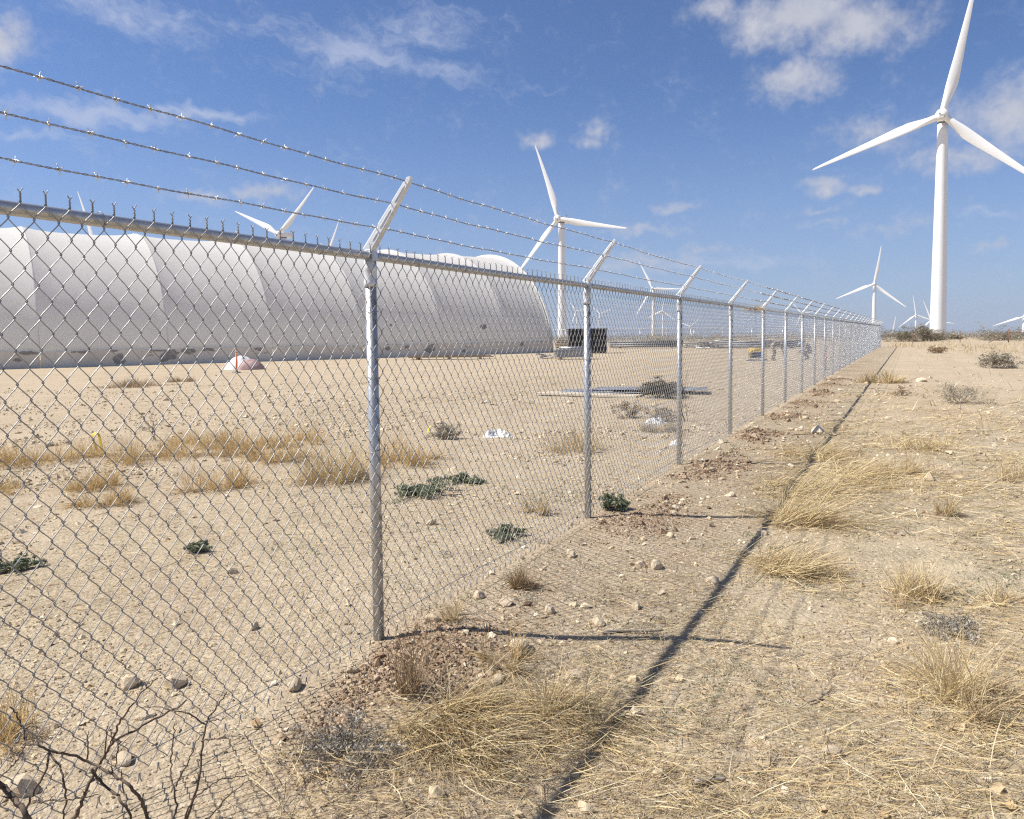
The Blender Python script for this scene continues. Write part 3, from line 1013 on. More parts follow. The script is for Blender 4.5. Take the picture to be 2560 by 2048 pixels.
BLADE_ME = blade_mesh()
_hb = MB()
_hb.lathe([(0.0, -2.9), (0.7, -2.75), (1.4, -2.2), (1.9, -1.2), (2.1, 0.0), (2.05, 1.2), (1.9, 1.7), (0.0, 1.75)], sides=24)
HUB_ME = _hb.mesh('hub', M['white_paint'], True)
HUB_ME.transform(Matrix.Rotation(R_(-90), 4, 'X'))
HUB_ME.transform(Matrix.Scale(-1, 4, (0, 1, 0)))
HUB_ME.flip_normals()
for v_ in HUB_ME.vertices:
    pass
_hg = MB()
_hg.lathe([(1.36, 0.9), (1.52, 1.0), (1.52, 1.75), (1.40, 1.85)], sides=24)
ROOT_ME = _hg.mesh('root_collar', M['white_paint'], True)
_gb = MB()
_gb.box((0.15, -2.35, -0.9), (1.3, 0.9, 1.2))
_gb.box((-0.7, -2.1, 0.3), (0.35, 0.7, 0.4))
GRIME_ME = _gb.mesh('hub_hatch', M['hub_grime'])
_nb = MB()
nac = [(-2.0, 1.45, 1.5), (-1.2, 1.75, 1.85), (1.0, 1.85, 2.0), (4.5, 1.8, 1.95), (6.8, 1.55, 1.6), (7.6, 1.2, 1.2)]
V, F = [], []
nn = 20
for (yy, wx, hz) in nac:
    a = np.linspace(0, 2 * np.pi, nn, endpoint=False)
    ca, sa = np.cos(a), np.sin(a)
    V.append(np.stack([wx * np.sign(ca) * np.abs(ca) ** 0.5, np.full(nn, yy + 4.2), hz * np.sign(sa) * np.abs(sa) ** 0.5], -1))
V = np.concatenate(V)
i = np.arange(len(nac) - 1)[:, None] * nn
j = np.arange(nn)[None]
k = (j + 1) % nn
_nb.add(V, [np.stack([i + j, i + k, i + nn + k, i + nn + j], -1).reshape(-1, 4), np.array([list(range(nn - 1, -1, -1)), list(range((len(nac) - 1) * nn, len(nac) * nn))])])
NAC_ME = _nb.mesh('nacelle', M['white_paint'], True)
_vb = MB()
_vb.tube([(0.5, 9.6, 1.6), (0.5, 9.6, 3.0)], 0.08, 6)
_vb.box((0.5, 9.6, 3.05), (0.8, 0.25, 0.2))
_vb.box((-0.6, 8.6, 2.1), (0.5, 0.8, 0.5))
VANE_ME = _vb.mesh('wind_vane', M['dark_metal'])


def turbine(label, hub, alpha, az_deg=5.74):
    az_ = R_(az_deg)
    u = np.array([-math.sin(az_), -math.cos(az_)])
    bx, by = hub[0] - u[0] * 4.2, hub[1] - u[1] * 4.2
    zb = float(gz(bx, by))
    root = empty('wind_turbine', (bx, by, zb), -az_)
    tag(root, label, 'wind turbine', 'wind turbines of the surrounding wind farm')
    H = hub[2] - zb
    mb = MB()
    prof = []
    for f in np.linspace(0, 1, 25):
        rr = 2.75 + (1.72 - 2.75) * (0.35 * f + 0.65 * f ** 1.15)
        prof.append((rr, f * (H - 1.9)))
    prof[0] = (2.78, -3.0)
    mb.lathe(prof + [(0.0, H - 1.9)], sides=40)
    tw = mb.build('tower', M['white_paint'], root, True)
    mb = MB()
    for f in (0.28, 0.62):
        rr = 2.75 + (1.72 - 2.75) * (0.35 * f + 0.65 * f ** 1.15)
        mb.lathe([(rr + 0.002, f * (H - 1.9) - 0.10), (rr + 0.03, f * (H - 1.9) - 0.07), (rr + 0.03, f * (H - 1.9) + 0.07), (rr - 0.002, f * (H - 1.9) + 0.10)], sides=40)
    mb.build('flange_ring', M['white_paint'], tw, True)
    mb = MB()
    mb.lathe([(1.75, H - 2.0), (1.95, H - 1.95), (1.95, H - 1.7), (1.7, H - 1.6)], sides=32)
    mb.build('yaw_ring', M['dark_metal'], root, True)
    na = link('nacelle', NAC_ME, root, (0, -4.2, H))
    link('wind_vane', VANE_ME, na)
    hb = link('hub', HUB_ME, root, (0, -4.2, H))
    link('hub_hatch', GRIME_ME, hb)
    for q in range(3):
        bl = link('blade', BLADE_ME, root, (0, -4.2, H), (0, R_(alpha + 120 * q), 0))
        link('root_collar', ROOT_ME, bl)
    return root


turbine('largest white wind turbine, nearest one, at the right of the photo', (8.7, 318.7, 78.3), 12)
turbine('tall white wind turbine just right of the end of the fabric building', (-184.2, 412.2, 68.8), 102)
turbine('wind turbine with a nearly level right blade behind the third fence post', (-331.8, 1075.0, 64.9), 93)
turbine('greyish wind turbine directly above the far end of the fence', (-39.6, 1022.7, 56.7), 9)
turbine('small wind turbine just left of the foot of the largest turbine', (11.6, 2037.5, 35.5), 111)
turbine('wind turbine with two blades in a V rising over the fabric building roof', (-369.0, 376.5, 68.8), 54)
turbine('wind turbine of which one blade tip leans right just left of the first fence arm', (-399.4, 447.8, 46.8), 32)
turbine('wind turbine with one leaning blade showing over the roof at far left', (-497.8, 335.0, 61.1), 99)
turbine('small distant wind turbine right beside the tall middle turbine tower', (-967.8, 2305.0, 73.7), 81)
turbine('small distant wind turbine through the mesh between second and third posts', (-600.7, 2038.3, 60.3), 6)
turbine('small distant wind turbine above the two crouching workers', (-295.8, 2482.4, 53.9), 81)
turbine('wind turbine cut off by the right edge with one blade pointing left', (164.6, 1490.9, 20.1), 11)
turbine('distant wind turbine showing only a blade tip beyond the fence corner', (-36.3, 1899.7, -13.0), 10)
turbine('distant wind turbine hidden behind the largest tower with a blade tip at its right', (40.0, 1899.0, 21.0), 100)
turbine('very small distant wind turbine above the black ribbed container', (-931.8, 2427.3, 66.0), 70)
turbine('low distant wind turbine with one raised blade behind the mesh right of third post', (-597.2, 2324.5, 17.9), 50)

# ------------------------------------------------------------------ things in the yard
UR = np.array([math.cos(YAW), math.sin(YAW)])     # the yard's stacks lie square to the dome end, roughly along this
RZ = YAW


def at(x, y, dz=0.0):
    return (x, y, float(gz(x, y)) + dz)


def heap_mesh(name, w, d, h, mat, seed, folds=0.06, power=0.6, cut=None):
    n = 34
    u = np.linspace(-1, 1, n)
    X, Y = np.meshgrid(u, u, indexing='ij')
    r = np.sqrt(X ** 2 + Y ** 2)
    s = np.where(r > 0, np.maximum(abs(X), abs(Y)) / np.maximum(r, 1e-6), 1)
    X, Y = X * s, Y * s
    r = np.clip(np.sqrt(X ** 2 + Y ** 2), 0, 1)
    Z = h * (1 - r ** 1.6) ** power
    Z = Z + folds * (fbm(X * 2.2 + seed, Y * 2.2, 4, seed) - 0.5) * 2 * (1 - r ** 4)
    V = np.stack([X * w / 2, Y * d / 2, np.maximum(Z, -0.02)], -1).reshape(-1, 3)
    V[:, :2] *= (1 + 0.10 * (fbm(np.arctan2(Y, X).ravel() * 1.5 + 7, r.ravel() + seed, 3, seed) - 0.5))[:, None]
    i = np.arange(n - 1)[:, None] * n
    j = np.arange(n - 1)[None]
    F = np.stack([i + j, i + n + j, i + n + j + 1, i + j + 1], -1).reshape(-1, 4)
    return mesh_np(name, V, F, mat, True)


o = empty('covered_heap', at(-30.5, 28.4), RZ)
tag(o, 'low heap under a white tarp with dusty pink sacking, against the fabric building', 'heap')
link('tarp', heap_mesh('tarp', 1.75, 1.35, 0.74, M['tarp'], 3, 0.09, 0.75), o, (-0.12, 0, 0))
link('sacking', heap_mesh('sacking', 1.45, 1.2, 0.56, M['tarp_pink'], 8, 0.07, 0.6), o, (0.42, -0.28, 0))


def delineator(label, pos, h, lean):
    o = empty('delineator_post', pos)
    o.rotation_euler = (lean[0], lean[1], 0.3)
    tag(o, label, 'marker post', 'orange marker posts in the yard')
    mb = MB()
    mb.lathe([(0.045, 0.03), (0.045, h * 0.72), (0.042, h * 0.72), (0.042, h - 0.06), (0.05, h - 0.05), (0.05, h), (0.0, h + 0.01)], sides=16)
    mb.build('tube', M['orange'], o, True)
    for f in (0.76, 0.88):
        mb = MB()
        mb.lathe([(0.0435, h * f), (0.046, h * f + 0.005), (0.046, h * f + 0.07), (0.0435, h * f + 0.075)], sides=16)
        mb.build('reflective_band', M['reflect_white'], o, True)
    mb = MB()
    mb.lathe([(0.20, 0.0), (0.19, 0.035), (0.07, 0.05), (0.05, 0.09)], sides=14)
    mb.build('base', M['dark_metal'], o, True)


delineator('orange marker post leaning in front of the white tarp heap', at(-28.0, 25.6), 1.12, (0.05, 0.06))
delineator('orange marker post inside the yard close behind the distant fence', at(-3.15, 34.6), 1.0, (0, 0.02))

# yellow strap loops marking lines in the ground
def strap(name, label, pos, pts, w, rz):
    P = np.array(pts, float)
    tt = np.linspace(0, len(P) - 1, 40)
    Q = np.stack([np.interp(tt, np.arange(len(P)), P[:, c]) for c in range(3)], -1)
    for _ in range(3):
        Q[1:-1] = (Q[:-2] + 2 * Q[1:-1] + Q[2:]) / 4
    V, F = ribbons(Q[None], np.full((1, 40), w), np.array([[0.0, 1.0, 0.0]]))
    V2 = V + np.array([0.004, 0, 0.002])
    mb = MB()
    mb.add(V, F).add(V2, F[:, ::-1])
    N = len(V)
    i = np.arange(39) * 2
    mb.add(np.concatenate([V, V2]), np.concatenate([np.stack([i, i + 2, N + i + 2, N + i], -1), np.stack([i + 1, i + 3, N + i + 3, N + i + 1], -1)]))
    o = mb.build(name, M['yellow'], None, True, pos, (0, 0, rz))
    return tag(o, label, 'strap')


strap('yellow_strap', 'tall yellow strap loop standing upright in dry grass inside the fence, left', at(-10.24, 6.8), [(0.05, 0, -0.03), (0.045, 0, 0.10), (0.03, 0, 0.22), (0.01, 0, 0.31), (-0.03, 0.01, 0.335), (-0.06, 0.02, 0.29), (-0.05, 0.03, 0.2), (-0.01, 0.035, 0.10), (0.03, 0.04, 0.03)], 0.06, RZ + 1.0)
strap('yellow_strap', 'yellow strap curled in a C beside a grey bush right of the first post', at(-7.05, 10.6), [(0.10, 0, 0.02), (0.09, 0, 0.12), (0.02, 0, 0.17), (-0.07, 0.0, 0.14), (-0.10, 0.01, 0.05), (-0.08, 0.02, -0.01)], 0.045, RZ + 0.5)

# crumpled plastic
def crumple(name, label, pos, w, d, h, mat, seed, rz=0.0, cat='plastic bag'):
    rg = np.random.default_rng(seed)
    n = 15
    u = np.linspace(-1, 1, n)
    X, Y = np.meshgrid(u, u, indexing='ij')
    e = np.clip(1 - np.maximum(abs(X), abs(Y)) ** 2.5, 0, 1)
    Z = np.abs(fbm(X * 1.9 + seed, Y * 1.9, 4, seed) - 0.45) * 3.0 * e + 0.02
    V = np.stack([X * w / 2 + rg.normal(0, 0.02, X.shape) * w, Y * d / 2 + rg.normal(0, 0.02, X.shape) * d, Z * h], -1).reshape(-1, 3)
    i = np.arange(n - 1)[:, None] * n
    j = np.arange(n - 1)[None]
    F = np.stack([i + j, i + n + j, i + n + j + 1, i + j + 1], -1).reshape(-1, 4)
    o = link(name, mesh_np(name, V, F, mat, False), None, pos, (0, 0, rz))
    return tag(o, label, cat)


crumple('plastic_bag', 'crumpled white plastic bag on bare sand between first and second posts', at(-5.9, 10.75), 0.46, 0.3, 0.22, M['bag'], 5, RZ)
crumple('plastic_scrap', 'torn white plastic scrap below the brush between second and third posts', at(-4.15, 13.6), 0.42, 0.22, 0.12, M['bag'], 9, RZ, 'plastic scrap')
crumple('plastic_scrap', 'white plastic scrap in weeds right behind the third fence post', at(-3.0, 10.9), 0.20, 0.14, 0.16, M['bag'], 13, RZ, 'plastic scrap')

# plank stack before the dome
o = empty('plank_stack', at(-27.6, 43.6), RZ)
tag(o, 'low stack of long weathered planks lying in front of the fabric building', 'planks')
for q, (dy, z, L, off) in enumerate([(-0.45, 0.17, 5.4, 0.0), (-0.15, 0.17, 5.7, 0.15), (0.15, 0.17, 5.3, -0.1), (0.45, 0.17, 5.6, 0.2), (-0.3, 0.225, 5.2, -0.25), (0.05, 0.225, 5.5, 0.1), (0.36, 0.225, 4.9, 0.3), (-0.1, 0.28, 5.0, -0.1)]):
    MB().box((off, dy, z), (L, 0.27, 0.048), rz=random.uniform(-0.012, 0.012)).build('plank', M['wood_weathered'], o)
for dx in (-2.1, 0.0, 2.1):
    MB().box((dx, 0, 0.072), (0.14, 1.25, 0.144)).build('sleeper', M['wood_weathered'], o)

# grey sheet stack and scrap before the black container
o = empty('sheet_stack', at(-19.2, 45.2), RZ)
tag(o, 'knee-high stack of grey metal sheets in front of the black container', 'metal sheets')
for q in range(9):
    MB().box((random.uniform(-0.05, 0.05), random.uniform(-0.04, 0.04), 0.16 + q * 0.06), (2.3, 1.15, 0.048), rz=random.uniform(-0.03, 0.03)).build('sheet', M['steel_grey'], o)
for dx in (-0.8, 0.8):
    MB().box((dx, 0, 0.065), (0.14, 1.2, 0.13)).build('sleeper', M['wood_weathered'], o)
for q in range(7):
    a = random.uniform(-0.35, 0.35)
    MB().tube([(-0.9 * math.cos(a), -0.3 + q * 0.1 - 0.9 * math.sin(a), 0.73 + 0.03 * (q % 3)), (0.9 * math.cos(a), -0.3 + q * 0.1 + 0.9 * math.sin(a), 0.73 + 0.03 * ((q + 1) % 3))], 0.03, 8).build('loose_post', M['galv'], o, True)
o = empty('scrap_pile', at(-21.2, 46.0), RZ)
tag(o, 'low pile of light metal scrap on the sand left of the sheet stack', 'scrap')
for q in range(12):
    a, b_ = random.uniform(-0.8, 0.8), random.uniform(-0.25, 0.25)
    MB().box((random.uniform(-0.7, 0.7), random.uniform(-0.4, 0.4), 0.06 + 0.025 * q), (random.uniform(0.4, 0.95), random.uniform(0.15, 0.4), 0.02), rz=a, ry=b_, rx=random.uniform(-0.2, 0.2)).build('scrap_sheet', M['steel_grey'] if q % 3 else M['bag'], o)

o = empty('pallet_stack', at(-30.6, 70.5), RZ)
tag(o, 'stack of slatted brown pallets between the building end and the black container', 'pallets')
for lv in range(6):
    z = 0.02 + lv * 0.17
    for dy in (-0.5, 0, 0.5):
        MB().box((0, dy, z + 0.05), (2.2, 0.09, 0.09)).build('bearer', M['wood_weathered'], o)
    for q in range(8):
        MB().box((-1.0 + q * 0.285, 0, z + 0.108), (0.19, 1.15, 0.02)).build('slat', M['wood_pale'] if (q + lv) % 3 == 0 else M['wood_weathered'], o)

o = empty('black_container', at(-23.6, 58.5), RZ)
tag(o, 'tall black ribbed plastic container standing behind the second fence post', 'container')
MB().box((0, 0, 1.0), (3.05, 1.6, 1.9)).build('body', M['black_plastic'], o)
MB().box((0, 0, 1.985), (3.2, 1.75, 0.09)).build('lid', M['black_plastic'], o)
for q in range(13):
    MB().box((-1.44 + q * 0.24, -0.83, 1.0), (0.11, 0.07, 1.86)).build('rib', M['black_plastic'], o)
for sx_ in (-1.2, 0, 1.2):
    MB().box((sx_, 0, 0.03), (0.25, 1.5, 0.1)).build('skid', M['black_plastic'], o)

# long dark pipes and the tangle of fence posts along the back of the yard
def pipe_stack(label, c, rz, L, rows, r, mat):
    o = empty('pipe_stack', at(*c), rz)
    tag(o, label, 'pipes', 'pipe stacks along the back of the yard')
    for lv in range(rows):
        for q in range(5 - lv):
            y = (q - (4 - lv) / 2) * 2.05 * r
            z = r + lv * r * 1.75 + 0.1
            l2 = L * random.uniform(0.94, 1.0)
            MB().tube([(-l2 / 2, y, z), (l2 / 2, y, z)], r, 10).build('pipe', mat, o, True)
    for dx in (-L * 0.35, L * 0.35):
        MB().box((dx, 0, 0.05), (0.15, 11 * r, 0.1)).build('sleeper', M['wood_weathered'], o)


pipe_stack('long stack of dark pipes right of the black container at the back', (-24.6, 77.5), 0.30, 7.6, 3, 0.13, M['pipe_grey'])
pipe_stack('dark pipe stack behind the third and fourth posts at the back', (-12.6, 75.2), 0.30, 8.2, 3, 0.12, M['pipe_grey'])
o = empty('post_heap', at(-17.6, 76.5), 0.3)
tag(o, 'tangled heap of loose grey fence posts between the two dark pipe stacks', 'fence posts')
for q in range(34):
    a = random.gauss(0, 0.22)
    cx_, cy_, z = random.uniform(-1.6, 1.6), random.uniform(-0.6, 0.6), 0.06 + 0.024 * q * random.uniform(0.5, 1.0)
    hl = random.uniform(1.0, 1.6)
    MB().tube([(cx_ - hl * math.cos(a), cy_ - hl * math.sin(a), z + random.uniform(-0.05, 0.05)), (cx_ + hl * math.cos(a), cy_ + hl * math.sin(a), z + random.uniform(-0.05, 0.08))], 0.035, 7).build('loose_post', M['pipe_grey'] if q % 3 else M['galv'], o, True)

# boards and sheets lying flat behind the second post
o = empty('board_pair', at(-7.55, 18.75), 0.06)
tag(o, 'pair of pale boards lying flat on the sand behind the second post', 'boards')
MB().box((0, -0.14, 0.05), (2.75, 0.24, 0.05), ry=0.012).build('board', M['wood_pale'], o)
MB().box((0.1, 0.16, 0.055), (2.6, 0.24, 0.05), ry=0.012, rz=0.02).build('board', M['wood_pale'], o)
o = empty('flat_sheets', at(-7.0, 20.3), 0.20)
tag(o, 'thin grey metal sheets spread flat behind the pale boards', 'metal sheets')
for q, (dx, dy, rz) in enumerate([(-0.5, -0.2, 0.03), (0.35, 0.25, -0.05), (0.9, 0.0, 0.04)]):
    mb = MB()
    nx = 22
    xs = np.linspace(-0.55, 0.55, nx)
    zz = 0.012 * np.sin(xs * 2 * np.pi / 0.16) + 0.05 + 0.035 * q
    V = np.concatenate([np.stack([np.full(nx, -1.3), xs, zz], -1), np.stack([np.full(nx, 1.3), xs, zz], -1), np.stack([np.full(nx, -1.3), xs, zz + 0.004], -1), np.stack([np.full(nx, 1.3), xs, zz + 0.004], -1)])
    i = np.arange(nx - 1)
    mb.add(V, np.concatenate([np.stack([i, i + 1, i + 1 + nx, i + nx], -1), np.stack([i + 2 * nx, i + 3 * nx, i + 1 + 3 * nx, i + 1 + 2 * nx], -1)]))
    mb.build('sheet', M['steel_grey'], o, True, (dx, dy, 0), (0, 0, rz))

# portable generator
o = empty('generator', at(-7.55, 44.0), RZ)
tag(o, 'small yellow and blue generator on a metal skid beside the bending worker', 'generator')
mb = MB()
for sx_ in (-0.42, 0.42):
    for sy_ in (-0.26, 0.26):
        mb.tube([(sx_, sy_, 0.05), (sx_, sy_, 0.70)], 0.018, 8)
    mb.tube([(sx_, -0.26, 0.70), (sx_, 0.26, 0.70)], 0.018, 8)
for sy_ in (-0.26, 0.26):
    mb.tube([(-0.42, sy_, 0.70), (0.42, sy_, 0.70)], 0.018, 8)
mb.build('frame', M['yellow_paint'], o, True)
MB().box((0.04, 0, 0.60), (0.62, 0.44, 0.17), taper=0.9).build('fuel_tank', M['yellow_paint'], o)
MB().box((0.12, 0, 0.32), (0.44, 0.42, 0.34)).build('engine', M['blue_paint'], o)
mb = MB()
mb.tube([(-0.38, 0, 0.33), (-0.10, 0, 0.33)], 0.17, 18)
mb.build('alternator', M['dark_metal'], o, True)
MB().tube([(-0.40, -0.23, 0.46), (-0.40, -0.23, 0.62)], 0.10, 14).build('muffler', M['yellow_paint'], o, True)
mb = MB()
for sy_ in (-0.24, 0.24):
    mb.box((0, sy_, 0.035), (1.05, 0.07, 0.07))
for sx_ in (-0.45, 0.45):
    mb.box((sx_, 0, 0.085), (0.07, 0.42, 0.03))
mb.build('skid', M['steel_grey'], o)


# ------------------------------------------------------------------ people
def skin_figure(name, joints, bones, mats, pick):
    me = bpy.data.meshes.new(name)
    keys = list(joints)
    me.from_pydata([joints[k][:3] for k in keys], [(keys.index(a_), keys.index(b_)) for a_, b_ in bones], [])
    ob = bpy.data.objects.new(name, me)
    COL.objects.link(ob)
    sk = ob.modifiers.new('skin', 'SKIN')
    if not me.skin_vertices:
        me.attributes.new('skin', 'FLOAT', 'POINT')
    lay = me.skin_vertices[0].data if me.skin_vertices else None
    for k, j in enumerate(keys):
        rr = joints[j][3]
        lay[k].radius = rr if isinstance(rr, tuple) else (rr, rr)
        lay[k].use_root = (j == 'pelvis')
    ss = ob.modifiers.new('sub', 'SUBSURF')
    ss.levels = ss.render_levels = 2
    dg = bpy.context.evaluated_depsgraph_get()
    m2 = bpy.data.meshes.new_from_object(ob.evaluated_get(dg))
    bpy.data.objects.remove(ob)
    bpy.data.meshes.remove(me)
    m2.name = name
    m2.materials.clear()
    for mm in mats:
        m2.materials.append(mm)
    for pl in m2.polygons:
        pl.use_smooth = True
        pl.material_index = pick(pl.center)
    return m2


def person(label, pos, rz, mats, cap_mat, kneel=False):
    S, O = {}, 0.0
    if not kneel:
        J = {'pelvis': (-0.24, 0, 0.90, 0.155), 'waist': (-0.06, 0, 0.99, 0.145), 'chest': (0.18, 0, 1.0, 0.165), 'upper': (0.34, 0, 0.95, 0.14), 'neck': (0.44, 0, 0.90, 0.06), 'skull': (0.55, 0, 0.84, 0.095), 'crown': (0.63, 0, 0.79, 0.085)}
        legs = {'hip': (-0.25, 0.10, 0.83, 0.105), 'knee': (-0.12, 0.13, 0.47, 0.072), 'ankle': (-0.22, 0.13, 0.09, 0.05), 'toe': (-0.05, 0.14, 0.045, 0.042)}
        arms = {'sho': (0.33, 0.18, 0.94, 0.075), 'elb': (0.36, 0.23, 0.66, 0.05), 'wri': (0.44, 0.17, 0.42, 0.034), 'palm': (0.46, 0.16, 0.35, 0.038)}
        fing = [(0.49, 0.15, 0.27), (0.47, 0.17, 0.265), (0.45, 0.18, 0.27), (0.43, 0.185, 0.285)]
        thumb = (0.50, 0.13, 0.31)
    else:
        J = {'pelvis': (0.22, 0, 0.52, 0.16), 'waist': (0.14, 0, 0.70, 0.15), 'chest': (0.0, 0, 0.86, 0.17), 'upper': (-0.12, 0, 0.93, 0.14), 'neck': (-0.22, 0, 0.93, 0.06), 'skull': (-0.32, 0, 0.90, 0.10), 'crown': (-0.41, 0, 0.87, 0.09)}
        legs = {'hip': (0.20, 0.11, 0.46, 0.11), 'knee': (-0.12, 0.16, 0.44, 0.075), 'ankle': (0.10, 0.15, 0.09, 0.052), 'toe': (-0.08, 0.16, 0.045, 0.043)}
        arms = {'sho': (-0.10, 0.19, 0.88, 0.075), 'elb': (-0.18, 0.24, 0.62, 0.05), 'wri': (-0.36, 0.17, 0.46, 0.034), 'palm': (-0.42, 0.16, 0.43, 0.038)}
        fing = [(-0.49, 0.13, 0.40), (-0.50, 0.15, 0.39), (-0.50, 0.17, 0.39), (-0.48, 0.185, 0.39)]
        thumb = (-0.46, 0.12, 0.38)
    bones = [('pelvis', 'waist'), ('waist', 'chest'), ('chest', 'upper'), ('upper', 'neck'), ('neck', 'skull'), ('skull', 'crown')]
    for sd, sg in (('l', 1), ('r', -1)):
        for k, (x, y, z, r) in list(legs.items()) + list(arms.items()):
            dx = 0.10 * sg if k in ('knee', 'ankle', 'toe') else 0
            J[k + sd] = (x + dx, y * sg, z, r)
        bones += [('pelvis', 'hip' + sd), ('hip' + sd, 'knee' + sd), ('knee' + sd, 'ankle' + sd), ('ankle' + sd, 'toe' + sd), ('upper', 'sho' + sd), ('sho' + sd, 'elb' + sd), ('elb' + sd, 'wri' + sd), ('wri' + sd, 'palm' + sd)]
        for q, f in enumerate(fing):
            J['f%d%s' % (q, sd)] = (f[0], f[1] * sg, f[2], 0.0095)
            bones.append(('palm' + sd, 'f%d%s' % (q, sd)))
        J['th' + sd] = (thumb[0], thumb[1] * sg, thumb[2], 0.0105)
        bones.append(('wri' + sd, 'th' + sd))
    wr = np.array(J['wril'][:3])
    sk_ = np.array(J['skull'][:3])
    pe = np.array(J['pelvis'][:3])

    def pick(c):
        c = np.array(c)
        if np.linalg.norm(c - sk_) < 0.17 or (abs(c[2] - wr[2]) < 0.20 and np.linalg.norm((c * [1, 0, 1]) - wr * [1, 0, 1]) < 0.20 and abs(c[1]) > 0.08 and c[2] < wr[2] + 0.02):
            return 2
        if np.linalg.norm(c - pe) < 0.16 or (c[2] < 0.82 and not kneel and c[0] < 0.12) or (kneel and c[2] < 0.58 and c[0] > -0.30):
            return 1
        return 0

    me = skin_figure('person', J, bones, [mats[0], mats[1], M['skin']], pick)
    o = link('person', me, None, pos, (0, 0, rz))
    tag(o, label, 'person')
    mb = MB()
    hx, hz = (0.61, 0.845) if not kneel else (-0.375, 0.925)
    a = np.linspace(0, math.pi / 2, 6)
    mb.lathe([(0.125 * math.cos(q), 0.10 * math.sin(q)) for q in a], sides=16)
    mb.box((0.0, 0, 0.0) if False else (0.13 if not kneel else -0.13, 0, 0.005), (0.11, 0.16, 0.015))
    mb.build('cap', cap_mat, o, True, (hx, 0, hz), (0, 0.85 if not kneel else -0.5, 0))
    return o


person('person in a brown-grey shirt and tan trousers bending over next to the generator', at(-6.55, 44.25), RZ, (M['shirt_brown'], M['trouser_tan']), M['cap_dark'])
person('person in dark grey clothes and pale blue hood crouching right of the bending worker', at(-5.15, 45.7), RZ, (M['shirt_grey'], M['trouser_dark']), M['cap_blue'], True)

# ------------------------------------------------------------------ wire fence corner on the right
o = empty('wire_fence', at(10.2, 105.6), 0.08)
tag(o, 'old wire fence corner with a braced dark pipe post at the right edge', 'fence')
MB().tube([(0, 0, -0.3), (0, 0, 1.62)], 0.06, 10).build('corner_post', M['rust'], o, True)
MB().tube([(3.6, 0, -0.3), (3.6, 0, 1.62)], 0.06, 10).build('brace_post', M['rust'], o, True)
MB().tube([(0, 0, 1.18), (3.6, 0, 1.18)], 0.045, 10).build('top_brace', M['rust'], o, True)
MB().tube([(0, 0, 1.05), (-2.0, 0, 0.02)], 0.045, 10).build('diagonal_brace', M['rust'], o, True)
for q in range(5):
    MB().tube([(-4.9 - q * 5, 0.3 * q, -0.3), (-4.9 - q * 5, 0.3 * q, 1.45)], 0.035, 8).build('line_post', M['rust'], o, True)
for z in (0.5, 0.95, 1.38):
    MB().tube([(-26, 1.4, z), (-4.9, 0, z), (0, 0, z), (3.6, 0, z)], 0.006, 4).build('line_wire', M['rust'], o)
